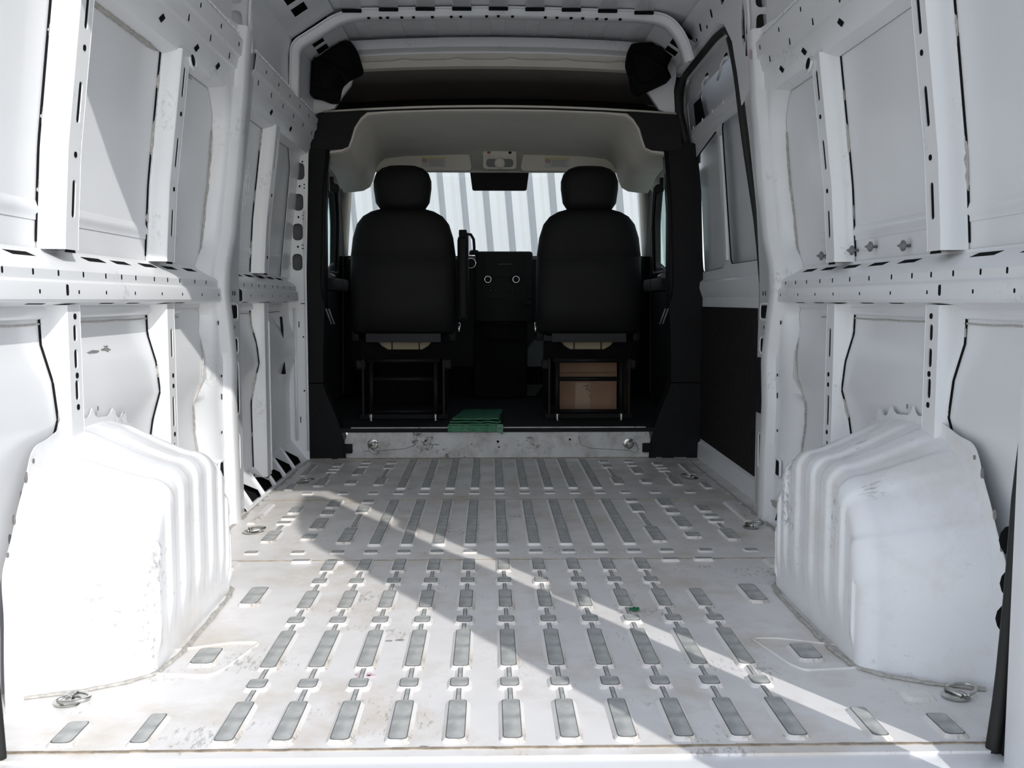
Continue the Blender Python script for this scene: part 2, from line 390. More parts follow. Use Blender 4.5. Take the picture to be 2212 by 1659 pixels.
def post(par, s, y0, y1, z0, z1, slots, small, wavy=False, d_in=0.0, wide=.05):
    """hat-section post: inner face plate with slots, rear and front side faces, outer flanges"""
    po = empty('post', (0, 0, 0)); po.parent = par
    yc = (y0+y1)/2; w = y1-y0
    holes = [slot(yc+.004, (a+b)/2, .019, b-a) for a, b in slots]
    frame_strip('inner_face', s, [(y0, z0), (y1, z0), (y1, z1), (y0, z1)], holes, d_in, po, step=.035)
    patches('small_slot', [slot(yc+.004, z, .014, .013, 2) for z in small], MS(s), d_in+.0006, DARK, po)
    n = max(6, int((z1-z0)/.03))
    for name, y, out in (('rear_face', y0, -1), ('front_face', y1, 1)):
        bm = bmesh.new(); rows = []
        for i in range(n+1):
            z = z0+(z1-z0)*i/n
            flare = .012 if name == 'rear_face' else .008
            xi = prof(z)-d_in; xo = skin(z)-.004
            rows.append([(s*xi, y, z), (s*(xi+.003), y+out*.003, z), (s*(xi*.3+xo*.7), y+out*flare*.6, z), (s*xo, y+out*flare, z), (s*(xo+.0005), y+out*(flare+.011), z)])
        grid(bm, rows); solid(bm, .002)
        obj(name, bm, WHITE2, po, auto=50)
    patches('end_notch', [[(y0+.005, z0-.006), (y1-.005, z0-.006), (y1-.01, z0+.002), (y0+.01, z0+.002)]], MS(s), d_in-.004, DARK, po)
    # black sheet close behind the face stands in for the shade inside the post
    bm = bmesh.new()
    rows = [[(s*(prof(z)-d_in+.0045), y0+.002, z), (s*(prof(z)-d_in+.0045), y1-.002, z)] for z in (z0+.01+(z1-z0-.02)*i/n for i in range(n+1))]
    grid(bm, rows); solid(bm, .001); obj('dark_backing', bm, DARK, po)
    return po

def build_side(s):
    side = 'left' if s < 0 else 'right'
    yend = 3.14 if s < 0 else 1.90
    # outer skin
    bm = bmesh.new(); zs = [-.12+.04*i for i in range(55)]; ys = [0.0, .25, .5, .8, 1.1, 1.4, 1.65, yend]
    grid(bm, [[(s*skin(z), y, z) for z in zs] for y in ys]); solid(bm, .002)
    wall = obj('wall_'+side, bm, WHITE, auto=50); tag(wall, 'bare white painted steel van side, %s of the cargo bay' % side, kind='structure')
    # middle rail
    def midrail(y0, y1, n, seed):
        r_ = empty('middle_rail'); r_.parent = wall
        bm = bmesh.new()
        rail(bm, s, y0, y1, [(-.050, .885), (-.047, .878), (.004, .846), (.010, .838), (.010, .818), (.018, .812), (.020, .806), (.020, .778), (.016, .772), (-.045, .764), (-.047, .752)], n)
        obj('rail_body', bm, WHITE2, r_, auto=25)
        rs = random.Random(seed); hl = []
        y = y0+.06
        while y < y1-.04: hl.append(slot(y, .832, .007, .013, 2)); y += .095+.05*rs.random()
        hl2 = []; y = y0+.12
        while y < y1-.04: hl2.append(slot(y, .793, .006, .009, 2)); y += .14+.07*rs.random()
        patches('face_hole', hl, MS(s), .0108, DARK, r_); patches('face_hole', hl2 + [slot(.44, .797, .012, .024, 3)] if y0 < .3 else hl2, MS(s), .0208, DARK, r_)
        tops = []; y = y0+.08
        while y < y1-.14:
            if not any(abs(y+.06-c) < .07 for c in (.53, 1.19)): tops.append(y)
            y += .17 + .03*rs.random()
        # long slots in the sloping top and short slots underneath
        bm = bmesh.new(); bm2 = bmesh.new()
        for y in tops:
            pl = [(y, -.040), (y+.10, -.040), (y+.115, -.026), (y+.015, -.026)]
            a = [bm.verts.new((s*(prof(.87)-dd), yy, float(np.interp(dd, [-.047, .004], [.8795, .8475])))) for yy, dd in pl]; bm.faces.new(a)
            pl = [(y+.02, -.01), (y+.10, -.012), (y+.09, 0), (y+.01, .002)]
            a = [bm2.verts.new((s*(.95-dd), yy, .7645+(dd+.045)/.061*.008-.0012)) for yy, dd in pl]; bm2.faces.new(a)
        solid(bm, .001); solid(bm2, .001)
        obj('top_slot', bm, DARK, r_); obj('lower_slot', bm2, DARK, r_)
        return r_
    midrail(.02, 1.64, 4, 3 if s < 0 else 4)
    if s < 0: midrail(1.90, 2.92, 3, 9)
    # upper rail
    def uprail(y0, y1, n):
        r_ = empty('upper_rail'); r_.parent = wall
        bm = bmesh.new()
        rail(bm, s, y0, y1, [(-.050, 1.455), (-.030, 1.462), (-.012, 1.468), (-.008, 1.478), (.0, 1.535), (.008, 1.54), (.012, 1.575), (.020, 1.582), (.022, 1.632), (.014, 1.64), (-.02, 1.68), (-.035, 1.69)], n)
        obj('rail_body', bm, WHITE2, r_, auto=25)
        dia = lambda y, z, w, h: [(y-w/2, z-h*.25), (y-w*.1, z-h/2), (y+w/2, z+h*.2), (y+w*.1, z+h/2)]
        Y = [yy for yy in (.35, .98, 1.28, 1.50, 2.25, 2.62) if y0 < yy < y1]
        patches('diamond_hole', [dia(yy, 1.507, .045, .026) for yy in Y], MS(s), -.0028, DARK, r_)
        yy = y0+.1; A = []; B = []; T = []
        while yy < y1-.05: A.append(slot(yy, 1.556, .006, .02, 2)); B.append(slot(yy+.06, 1.607, .006, .014, 2)); yy += .21
        patches('slot_hole', A, MS(s), .0106, DARK, r_); patches('slot_hole', B, MS(s), .0216, DARK, r_)
        bm = bmesh.new(); yy = y0+.03
        while yy < y1-.03:
            d = .0; bx(bm, (s*(prof(1.655)-.0075), yy, 1.655), (.005, .012, .022), rot=Matrix.Rotation(s*R(38), 3, 'Y'), bev=.0015); yy += .052
        obj('spot_dimple', bm, WHITE2, r_)
        return r_
    uprail(.0, 1.72, 4)
    if s < 0: uprail(1.86, 3.08, 3)
    # posts
    sl1 = [(1.355, 1.444), (1.157, 1.245), (.954, 1.036)]; sm1 = [1.316, 1.09]
    sl2 = [(1.345, 1.43), (1.15, 1.235), (.955, 1.035)]; sm2 = [1.30, 1.09]
    post(wall, s, .488, .552, .885, 1.475, sl1, sm1); post(wall, s, 1.148, 1.212, .885, 1.472, sl2, sm2)
    post(wall, s, .485, .548, .30, .765, [(.685, .722), (.625, .668), (.555, .60)], [.74, .61, .54, .45], True)
    post(wall, s, 1.135, 1.195, .12, .765, [(.61, .695), (.41, .50), (.34, .365)], [.56, .53, .39], True)
    if s < 0:
        post(wall, s, 2.34, 2.41, .885, 1.475, [(1.30, 1.42), (1.0, 1.12)], [1.2, .95])
        post(wall, s, 2.32, 2.39, .055, .765, [], [])
        bm = bmesh.new(); bx(bm, (s*(.95-.002), 2.395, .38), (.004, .012, .62), bev=.0015); obj('edge_flange', bm, WHITE2, wall)
    # hook opening beside the top of the second post
    patches('hook_opening', [blob(1.238, 1.462, .020, .012, 12, -.5, .1)], MS(s), .0025, DARK, wall)
    bm = bmesh.new(); tube(bm, [(s*(prof(1.46)-.004), 1.232+.032*cos(t), 1.462-.026*sin(t)) for t in [pi*i/10 for i in range(11)]], .005, 6); obj('hook_lip', bm, WHITE2, wall, smooth=True)
    # belt crease line and clip ledge on the skin above the rail
    for (a, b) in ((.02, .48), (.56, 1.13), (1.23, 1.40)) + (((1.95, 2.32), (2.43, 2.85)) if s < 0 else ()):
        bm = bmesh.new(); sec = [(.001, .985), (.004, .975), (.005, .962), (.002, .957), (.002, .945)]
        grid(bm, [[(s*(skin(z)-d), y, z) for d, z in sec] for y in (a, b)]); solid(bm, .0015)
        obj('crease_strip', bm, WHITE, wall, auto=60)
        bm = bmesh.new(); tube(bm, [(s*(skin(.725)-.003), y, .724+.001*sin(y*30)) for y in np.linspace(a+.02, b-.01, 8)], .0022, 5); obj('sealant_line', bm, SEALANT, wall)
        bm = bmesh.new(); grid(bm, [[(s*(skin(z)-d), y, z) for d, z in ((.004, .765), (.012, .755), (.012, .742), (.003, .735))] for y in (a, b)]); solid(bm, .0015)
        obj('lower_ledge', bm, WHITE, wall, auto=60)
    # seam gaps and lumpy sealant down the rear flange of the posts
    for yb, z0, z1 in ((.468, .90, 1.46), (1.128, .90, 1.455), (.465, .45, .76), (1.116, .36, .76)) + (((2.32, .89, 1.46), (2.30, .08, .76)) if s < 0 else ()):
        bm = bmesh.new(); tube(bm, [(s*(skin(z)-.0025), yb-.004, z) for z in np.linspace(z0, z1, 24)], .0030, 6); obj('seam_gap', bm, DARK, wall)
        bm = bmesh.new()
        for k in range(3):
            a = z0+(z1-z0)*(.10+.3*k+.1*random.random()); b = a+(z1-z0)*(.10+.20*random.random())
            bead(bm, s, [(yb-.004, a, .003), (yb-.004, b, .003)], .0046)
        obj('sealant_bead', bm, SEALANT, wall, smooth=True)
    if s < 0:
        bm = bmesh.new(); bead(bm, s, [(yb, 1.452, .004) for yb in (.56, .8, 1.1)], .006); bead(bm, s, [(1.25, 1.452, .004), (1.42, 1.445, .004)], .005); obj('sealant_bead', bm, SEALANT, wall, smooth=True)
    # ---- main pillar: swept section whose rear edge follows the openings
    pil = empty('pillar'); pil.parent = wall
    EDG = [(-.02, 1.62), (.10, 1.60), (.25, 1.575), (.36, 1.54), (.46, 1.49), (.55, 1.54), (.60, 1.57), (.73, 1.62), (.765, 1.60), (.80, 1.55), (.86, 1.57), (.9, 1.60), (.95, 1.65), (1.06, 1.67), (1.15, 1.685), (1.25, 1.68), (1.38, 1.665), (1.43, 1.62), (1.47, 1.56), (1.50, 1.50), (1.68, 1.48)]
    ey = lambda z: float(np.interp(z, [p[0] for p in EDG], [p[1] for p in EDG]))
    IN = [(-.02, 1.70), (.2, 1.70), (.42, 1.68), (.56, 1.70), (.7, 1.66), (.8, 1.62), (.88, 1.635), (1.0, 1.70), (1.15, 1.715), (1.3, 1.705), (1.6, 1.68), (1.9, 1.68)]
    iy = lambda z: float(np.interp(z, [p[0] for p in IN], [p[1] for p in IN]))
    ye = 1.90
    bm = bmesh.new(); rows = []
    for i in range(91):
        z = -.02+1.70*i/90
        e = ey(z); q = iy(z); p_ = prof(z)
        rows.append([(s*(skin(z)-.002), e-.004, z), (s*(p_+.042), e, z), (s*(p_+.018), e+.35*max(q-.012-e, .003), z), (s*(p_+.004), e+.6*max(q-.012-e, .003), z), (s*(p_+.002), e+.8*max(q-.012-e, .003), z), (s*(p_-.003), e+max(q-.012-e, .003), z), (s*(p_-.026), max(q, e+.012), z), (s*(p_-.031), q+.012, z),
                     (s*(p_-.031), q+.07, z), (s*(p_-.026), q+.085, z), (s*(p_-.012), q+.10, z), (s*(p_-.010), ye-.006, z), (s*(p_-.008), ye, z), (s*(p_+.05), ye+.002, z)])
    grid(bm, rows); solid(bm, .002)
    obj('pillar_face', bm, WHITE2, pil, auto=50)
    # openings in the pillar: rim plus a flat black pad for the dark inside
    def cut(y, z, w, h, r, d=.0115):
        bm = bmesh.new(); tube(bm, [(s*(prof(b)-d), a, b) for a, b in slot(y, z, w+.012, h+.012, 4, r+.006)], .0045, 6, closed=True); obj('hole_rim', bm, WHITE2, pil, smooth=True)
        patches('hole', [slot(y, z, w, h, 4, r)], MS(s), d+.001, DARK, pil)
    for y, z, w, h, r in ((1.805, .735, .085, .045, .014), (1.80, .615, .085, .048, .014), (1.80, .235, .07, .12, .012)): cut(y, z, w, h, r)
    if s < 0: cut(1.80, .465, .085, .18, .02)
    else:
        bm = bmesh.new(); bx(bm, (s*(.95-.014), 1.81, .47), (.012, .11, .20), bev=.003); obj('black_strike_cover', bm, BLACK, pil, auto=40)
    cut(1.655, .20, .05, .05, .01, d=-.0025)
    patches('small_hole', [slot(1.80, .80, .006, .016, 2), slot(1.83, .80, .006, .016, 2), slot(1.81, .68, .008, .012, 2), slot(1.80, .33, .006, .015, 2), slot(1.82, .33, .006, .015, 2),
                           slot(1.80, 1.04, .014, .05, 3), slot(1.79, 1.28, .012, .045, 3), slot(1.81, .15, .008, .012, 2)] + ([] if s < 0 else [slot(1.79, .95, .008, .016, 2)]), MS(s), .0115, DARK, pil)
    patches('small_hole', [slot(1.665, .52, .008, .010, 2), slot(1.66, .45, .006, .02, 2), slot(1.64, .70, .008, .014, 2), slot(1.65, .33, .008, .01, 2)], MS(s), .003, DARK, pil)
    patches('worn_dirt', [blob(1.62, .08, .05, .012, 16), blob(1.56, .06, .03, .006, 12), blob(1.80, .09, .03, .010, 12)], MS(s), -.0012 if 0 else .0122, SEALANT, pil)
    # pillar foot: triangular dark opening
    patches('foot_opening', [[(1.56, .035), (1.67, .012), (1.62, .09), (1.58, .10)]], MS(s), -.003, DARK, pil)
    # edge sealant of the pillar cut-outs
    bm = bmesh.new(); zz = [.93+.02*i for i in range(22)]
    for a, b in zip(zz, zz[1:]): pass
    bead(bm, s, [(ey(z)-.010, z, .004) for z in zz], .0042); bead(bm, s, [(ey(z)-.010, z, .004) for z in (.14, .2, .28, .36, .44, .5, .58, .66)], .0034)
    obj('sealant_bead', bm, SEALANT, pil, smooth=True)
    # ---- roof bow at the pillar with oval holes
    bow = empty('roof_bow'); bow.parent = wall
    ov = [slot(s*x, z, .042, .075, 6) for x, z in ((.897, 1.715), (.893, 1.812), (.885, 1.905))]
    plate('bow_plate', [(s*x, z) for x, z in ((.93, 1.60), (.95, 1.72), (.94, 1.85), (.90, 1.98), (.84, 1.98), (.85, 1.85), (.858, 1.70), (.865, 1.64))], ov, lambda u, v, d: (u, 1.765-d, v), .003, WHITE2, bow, step=0)
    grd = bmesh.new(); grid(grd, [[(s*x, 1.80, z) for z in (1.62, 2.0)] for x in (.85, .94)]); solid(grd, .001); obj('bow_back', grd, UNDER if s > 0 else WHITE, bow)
    for yy in (1.76,):
        bm = bmesh.new(); tube(bm, [(s*(prof(z)-.014), yy+(.02 if z < 1.7 else 0), z) for z in (1.66, 1.72, 1.8, 1.9, 2.0)], .006, 6); obj('bow_flange', bm, WHITE2, bow, smooth=True)
    # upper skin panel between bows (inner roof side)
    for (a, b) in ((.05, 1.68), (1.90, 2.60)):
        if s > 0 and a > 1.8: continue
        bm = bmesh.new(); grid(bm, [[(s*x, y, z) for x, z in ((prof(1.68)+.02, 1.68), (prof(1.8)+.03, 1.8), (prof(1.9)+.02, 1.9), (.80, 1.985))] for y in (a, b)]); solid(bm, .002)
        obj('upper_panel', bm, WHITE, wall, auto=50)
    # rear jamb with rubber seal
    JB = ([(-.05, .876), (.1, .882), (.25, .890)] if s < 0 else [(-.05, .836), (.1, .852), (.28, .862)]) + [(.45, .89 if s < 0 else .868), (.8, .90), (1.2, .90), (1.5, .87), (1.7, .84), (1.78, .80)]
    jx = lambda z: float(np.interp(z, [p[0] for p in JB], [p[1] for p in JB]))
    bm = bmesh.new(); zs = [-.05+.061*i for i in range(31)]
    grid(bm, [[(s*jx(z), -.005, z), (s*jx(z), -.05, z), (s*(jx(z)+.02), -.075, z), (s*(jx(z)+.2), -.075, z), (s*(jx(z)+.2), .0, z), (s*jx(z), -.005, z)] for z in zs])
    jb = obj('rear_jamb', bm, BLACK, wall, auto=50)
    bm = bmesh.new(); tube(bm, [(s*(jx(z)-.006), -.03, z) for z in zs], .011 if s < 0 else .014, 8); obj('rubber_seal', bm, RUBBER, jb, smooth=True)
    bm = bmesh.new(); grid(bm, [[(s*(jx(z)), .0, z), (s*(jx(z)+.03), .05, z), (s*(skin(z)), .09, z)] for z in zs]); solid(bm, .002); obj('jamb_return', bm, WHITE2, jb, auto=50)
    return wall
WL = build_side(-1); WR = build_side(1)

# right side: spring pins above the rail
pp = bmesh.new(); rot = Matrix.Rotation(R(-90), 3, 'Y')
lathe(pp, [(.004, 0), (.004, .012), (.013, .016), (.014, .021), (.006, .025), (.0015, .034)], n=12, rot=rot)
pin0 = obj('push_pin', pp, GREYCLIP, None, smooth=True)
spots = [(1.532, .912, 'clip nearest the pillar'), (1.332, .905, 'second clip from the pillar'), (1.152, .916, 'clip just rearward of the second post foot'), (.972, .919, 'second clip from the rear'), (.764, .910, 'rearmost clip of the row')]
for i, (y, z, t) in enumerate(spots):
    p = pin0 if i == 0 else pin0.copy()
    if i: COL.objects.link(p)
    if i == 2: y = 1.105
    if i == 0: y = 1.36
    if i == 1: y = 1.30
    p.location = (skin(z)-.001, y, z)
    tag(p, 'grey push pin above the right middle rail, ' + t, 'clip', 'grey push pins above the right rail')

# loose black padding in the gap behind the right wheel arch
for yy, zz_ in ((.115, .33), (.105, .25), (.115, .18)):
    bm = bmesh.new(); bmesh.ops.create_icosphere(bm, subdivisions=2, radius=.022, matrix=Matrix.Translation((.93, yy, zz_)) @ Matrix.Diagonal((1, .8, 1.3, 1)))
    obj('foam_lump', bm, FOAM, WR, smooth=True)
# scuffs, a painted sun glint and a pink mark on panels
patches('dark_scuff', [blob(.72, .652, .035, .0035, 20), blob(.80, .655, .022, .006, 20, 0, 1.1)], MK(-1), .0015, SCUFFM, WL)
patches('painted_glint', [[(2.06+.03*k, 1.11+.03*(k % 3)), (2.072+.03*k, 1.11+.03*(k % 3)), (2.078+.03*k+.01*(k % 2), 1.30-.025*(k % 2)), (2.062+.03*k, 1.30-.025*(k % 2))] for k in range(6)], MK(-1), .0012, GLINT, WL)
patches('pink_mark', [blob(1.70, 1.60, .012, .02, 14, 0, .6)], MS(1), .036, PINK, WR)

# ---- left front: panel frame with ovals, ledge and open sill brackets
fp = empty('front_pillar'); fp.parent = WL
ZO = [1.385, 1.24, 1.10, .957]; XO = [-.940, -.948, -.953, -.957]
MFP = lambda u, v, d: (u, 3.06-d, v)
plate('pillar_plate', rnd([(-.895, 1.50), (-.88, 1.56), (-1.02, 1.56), (-1.02, .88), (-.915, .80), (-.915, .88)][::-1], [.0]*6), [slot(x, z, .048, .080, 6) for x, z in zip(XO, ZO)], MFP, .003, WHITE2, fp, step=0)
plate('lower_plate', [(-1.02, -.0), (-.915, -.0), (-.915, .80), (-1.02, .88)], [], MFP, .003, WHITE2, fp, step=0)
bm = bmesh.new(); grid(bm, [[(x, 3.13, z) for z in (.86, 1.5)] for x in (-1.0, -.90)]); solid(bm, .001); obj('pillar_back', bm, CAV, fp)
patches('small_hole', [slot(x, z-.07, .009, .010, 2) for x, z in zip(XO[:3], ZO)]+[slot(x+.022, z-.062, .007, .006, 3) for x, z in zip(XO[:3], ZO)]+[slot(x+.022, z-.078, .007, .006, 3) for x, z in zip(XO[:3], ZO)]+[slot(-.925, 1.43, .008, .008, 3), slot(-.992, .95, .008, .012, 3)], MFP, .0004, DARK, fp)
patches('small_hole', [slot(-.935, .60, .007, .008, 3), slot(-.935, .34, .007, .008, 3), slot(-.93, .76, .03, .004, 2), slot(-.955, .66, .004, .03, 2), slot(-.955, .20, .004, .03, 2)], MFP, .0004, DARK, fp)
bm = bmesh.new(); tube(bm, [(-.972, 3.05, z) for z in (.10, .4, .74)], .007, 6); tube(bm, [(-.918, 3.05, z) for z in (.05, .4, .9, 1.2)], .006, 6); obj('pillar_bead', bm, WHITE2, fp, smooth=True)
plate('side_return', [(2.86, .88), (3.06, .88), (3.06, 1.46), (2.80, 1.46), (2.88, 1.38), (2.90, 1.1)], [], lambda u, v, d: (-(skin(v)-.012-d), u, v), .002, WHITE2, fp, step=.1)
bm = bmesh.new(); tube(bm, [(-.985, 2.80+.02*sin(t*2), .70-.09*t) for t in (0, .6, 1.2, 1.8, 2.4)], .006, 6); obj('wiring_harness', bm, BLACK, fp, smooth=True)
bm = bmesh.new(); tube(bm, [(-.985, 2.82, .50), (-.985, 2.83, .44)], [.008, .011], 8); obj('harness_plug', bm, BLACK, fp, smooth=True)
sb = empty('sill_bracket'); sb.parent = WL
tri = [[(1.99+.20*k, .012), (2.14+.20*k, .012), (2.16+.20*k, .035), (2.05+.20*k, .085), (2.0+.20*k, .075)] for k in range(5)]
MB_ = lambda u, v, d: (-(.925+v*.75-d*.5), u, v*.98+d*.8)
plate('bracket_plate', [(1.90, .0), (3.12, .0), (3.12, .105), (1.90, .105)], tri, MB_, .003, WHITE2, sb, step=.05)
bm = bmesh.new(); grid(bm, [[(-.955, y, -.002), (-1.0, y, .05), (-1.003, y, .10)] for y in (1.9, 3.12)]); solid(bm, .001); obj('bracket_void', bm, DARK, sb)
for k in range(5):
    bm = bmesh.new(); tube(bm, [MB_(1.975+.20*k+.03*t, .01+.09*t, .003) for t in (0, .5, 1)], .006, 6); obj('bracket_rib', bm, WHITE2, sb, smooth=True)

# ================================================================== WHEEL ARCHES
def arch(s):
    bm = bmesh.new(); NT = 240
    def sup(c, a, b, n, th):
        ct, st = cos(th), sin(th)
        r_ = (abs(ct/a)**n + abs(st/b)**n)**(-1/n)
        return c - r_*ct, r_*st
    def bumpf(th, lo, hi):
        t = math.degrees(th)
        if t < lo or t > hi: return 0
        v = 0
        for c in (92, 104, 116, 130, 146, 160):
            v += 1/(1+exp(-(t-c)*1.6))
        return v
    rows = []
    xi, xo = .735, .962
    for k in range(NT+1):
        th = pi*k/NT; t = math.degrees(th)
        # stepped embossing that runs over the top and fans down the inner face
        st = .0
        for c, w in ((62, 4.2), (78, 4.2), (94, 4.2), (110, 4.2), (126, 4.2), (142, 4.2), (156, 3.6)):
            st += .0085*(1/(1+exp(-(t-c+w)*2.2)) - 1/(1+exp(-(t-c-w)*2.2)))
        low = .007*(1/(1+exp(-(t-30)*2.2)) - 1/(1+exp(-(t-44)*2.2)))
        Yi, Zi = sup(.635, .325, .40, 3.4, th); Yo, Zo = sup(.625, .405, .488, 2.6, th)
        ya, za = sup(.635, .325, .40, 3.4, max(th-.01, 0)); yb, zb_ = sup(.635, .325, .40, 3.4, min(th+.01, pi))
        tx, tz = yb-ya, zb_-za; L = sqrt(tx*tx+tz*tz) or 1; nx, nz = tz/L, -tx/L       # inward normal of the profile
        row = []; rc_ = .045
        ci, zi_ = Yi+nx*rc_, max(Zi+nz*rc_, 0)
        for j in range(13):          # flat inner face: straight columns from the floor up
            f = j/13; fade = max(0, min(1, (f-.22)/.14))
            row.append((xi-(st+low)*fade*.9, ci, zi_*f))
        for j in range(9):           # rounded corner
            a = j/8*pi/2; q_ = rc_*(1-sin(a)); x = xi+rc_*(1-cos(a))
            row.append((x-(st+low)*.9*cos(a), Yi+nx*q_, max(Zi+nz*q_, 0)+(st+low)*sin(a)))
        for j in range(1, 13):       # barrel out to the wall
            f = j/12; fe = f**1.15
            x = xi+rc_+(xo-xi-rc_)*f
            Y_ = Yi*(1-fe)+Yo*fe; Z_ = Zi*(1-fe)+Zo*fe
            row.append((x, Y_, Z_+(st+low)*min(1, max(0, (.97-f)/.15))))
        rows.append([(s*x, y, max(z, -.002)) for x, y, z in row])
    grid(bm, rows)
    side = 'left' if s < 0 else 'right'
    root = empty('wheel_arch', (0, 0, 0))
    obj('arch_shell', bm, ARCH, root, auto=60)
    # wall flange with teeth
    op = []; ip = []
    pts = []
    for k in range(0, 121):
        th = pi*(k/120); t = math.degrees(th)
        Yo, Zo = sup(.625, .405, .488, 2.6, th); L = sqrt((Yo-.615)**2+Zo**2); n = ((Yo-.615)/L, Zo/L)
        ex = .012+.032*min(1, max(0, (95-t)/40))
        for c, w, h in ((104, 1.8, .022), (112, 1.8, .030), (90, 1.4, .022), (58, 5, .022), (30, 6, .02), (118, 1.4, .016)):
            ex += h*exp(-((t-c)/w)**2)
        op.append((Yo+n[0]*ex, max(Zo+n[1]*ex, 0))); ip.append((Yo-n[0]*.012, max(Zo-n[1]*.012, 0)))
    hol = [slot(.29, .425, .012, .022, 2), slot(.235, .352, .012, .02, 2), slot(.325, .452, .008, .010, 3), slot(.205, .29, .008, .010, 3), slot(.655, .522, .006, .012, 2)]
    plate('toothed_flange', op+ip[::-1], [], lambda u, v, d: (s*(.962-d), u, v), .002, ARCH, root, step=0)
    for h_ in hol: patches('flange_hole', [h_], lambda u, v, d: (s*(.962-d), u, v), .001, SCUFFM, root)
    # foot flange on the floor, sealant and dirt
    bm = bmesh.new(); P_ = []
    foot = [(.95, .215), (.85, .25), (.78, .29), (.735, .34), (.722, .45), (.722, .7), (.724, .85), (.735, .93), (.78, 1.0), (.85, 1.04), (.95, 1.06)]
    for i in range(len(foot)-1):
        for q in range(6):
            f = q/6; x = foot[i][0]*(1-f)+foot[i+1][0]*f; y = foot[i][1]*(1-f)+foot[i+1][1]*f
            P_.append((s*(x-.004+.003*random.random()), y, .003))
    tube(bm, P_, [.005+.003*random.random() for _ in P_], 6, flat=.6); obj('foot_sealer', bm, SEALANT, root)
    patches('dark_scuff', [blob(*q, 14, a, 1.0) for q, a in (((.30, .235, .018, .010), .3), ((.37, .165, .012, .006), .2))], lambda u, v, d: (s*(.80-d), u, v), -.05 if 0 else .0, SCUFFM, root) if 0 else None
    return root
AL = arch(-1); tag(AL, 'sunlit white wheel arch box on the left, embossed ridges', 'wheel arch')
AR = arch(1); tag(AR, 'shaded white wheel arch box on the right with black scuffs', 'wheel arch')

# ================================================================== CEILING
RP = [(.905, 1.84), (.885, 1.92), (.83, 1.98), (.72, 2.005), (.4, 2.018), (0, 2.022)]
full = [(-x, z) for x, z in RP] + [(x, z) for x, z in RP[::-1][1:]]
bm = bmesh.new(); grid(bm, [[(x, y, z) for x, z in full] for y in (-.08, .6, 1.2, 1.8, 2.4, 3.18)]); solid(bm, .003)
CE = obj('ceiling', bm, WHITE, auto=60); tag(CE, 'ribbed white steel van roof above the cargo bay', kind='structure')
zr = lambda x: float(np.interp(abs(x), [0, .4, .72, .83], [2.022, 2.018, 2.005, 1.98]))
bm = bmesh.new()
bx(bm, (0, 0, 0), (.080, .62, .018), bev=.006); rr = obj('roof_rib', bm, WHITE2, CE, (-.616, 2.28, zr(.616)-.004), auto=50)
for k in range(1, 9):
    c = rr.copy(); COL.objects.link(c); x = -.616+.154*k; c.location = (x, 2.28, zr(x)-.004)
for k in range(0, 9):
    c = rr.copy(); COL.objects.link(c); x = -.616+.154*k; c.location = (x, 2.925, zr(x)-.002); c.scale = (.8, .48, .6)
for k in range(0, 9):
    c = rr.copy(); COL.objects.link(c); x = -.616+.154*k; c.location = (x, 1.2, zr(x)-.004); c.scale = (1, 1.6, 1)
for k in range(9):
    x = -.616+.154*k
    bm = bmesh.new(); bx(bm, (x, 2.578, zr(x)-.022), (.082, .012, .014), bev=.003); obj('rib_end_gap', bm, DARK, CE)
def beam(y, w, path, name='roof_beam', h=.028, par=CE):
    root = empty(name); root.parent = par
    P_ = rnd_open(path, .07)
    bm = bmesh.new(); rows = []
    for i, (x, z) in enumerate(P_):
        a = Vector(P_[max(i-1, 0)]); b = Vector(P_[min(i+1, len(P_)-1)]); t = (b-a).normalized(); n = Vector((t.y, -t.x))  # inward (down)
        q = lambda d, yy: (x+n.x*d, y+yy, z+n.y*d)
        rows.append([q(-.004, -w/2-.018), q(.0, -w/2-.016), q(.001, -w/2), q(h-.004, -w/2+.006), q(h, -w/2+.012), q(h, w/2-.012), q(h-.004, w/2-.006), q(.001, w/2), q(.0, w/2+.018)])
    grid(bm, rows); solid(bm, .002); obj('beam_body', bm, WHITE2, root, auto=50)
    return root
def rnd_open(pts, r, n=6):
    out = [pts[0]]
    for i in range(1, len(pts)-1):
        p = Vector(pts[i]); a = Vector(pts[i-1])-p; b = Vector(pts[i+1])-p; d = min(r, a.length*.45, b.length*.45)
        A = p+a.normalized()*d; B = p+b.normalized()*d
        for j in range(n+1):
            t = j/n; out.append(tuple(A*(1-t)**2+p*2*t*(1-t)+B*t*t))
    return out+[pts[-1]]
BP = [(-.885, 1.60), (-.875, 1.86), (-.80, 1.905), (-.69, 1.975), (-.60, 1.998), (0, 2.01), (.62, 1.998), (.73, 1.98), (.80, 1.90), (.83, 1.80)]
b1 = beam(2.64, .075, BP)
zb = lambda x: float(np.interp(x, [-.6, 0, .62], [1.998, 2.01, 1.998]))
bm = bmesh.new()
for x in (-.55, -.50, -.47, -.41, -.36, -.28, -.20, -.16, -.05, 0, .06, .2, .25, .31, .36, .42, .46, .52):
    bx(bm, (x, 2.64-.0235, zb(x)-.030), (.012, .014, .006))
obj('beam_hole', bm, DARK, b1)
beam(1.79, .11, [(-.855, 1.94), (-.78, 1.985), (-.6, 1.998), (0, 2.01), (.6, 1.998), (.78, 1.985), (.855, 1.94)])
beam(.50, .075, [(-.90, 1.62), (-.87, 1.86), (-.80, 1.96), (-.62, 1.998), (0, 2.01), (.62, 1.998), (.80, 1.96), (.87, 1.86), (.90, 1.62)])
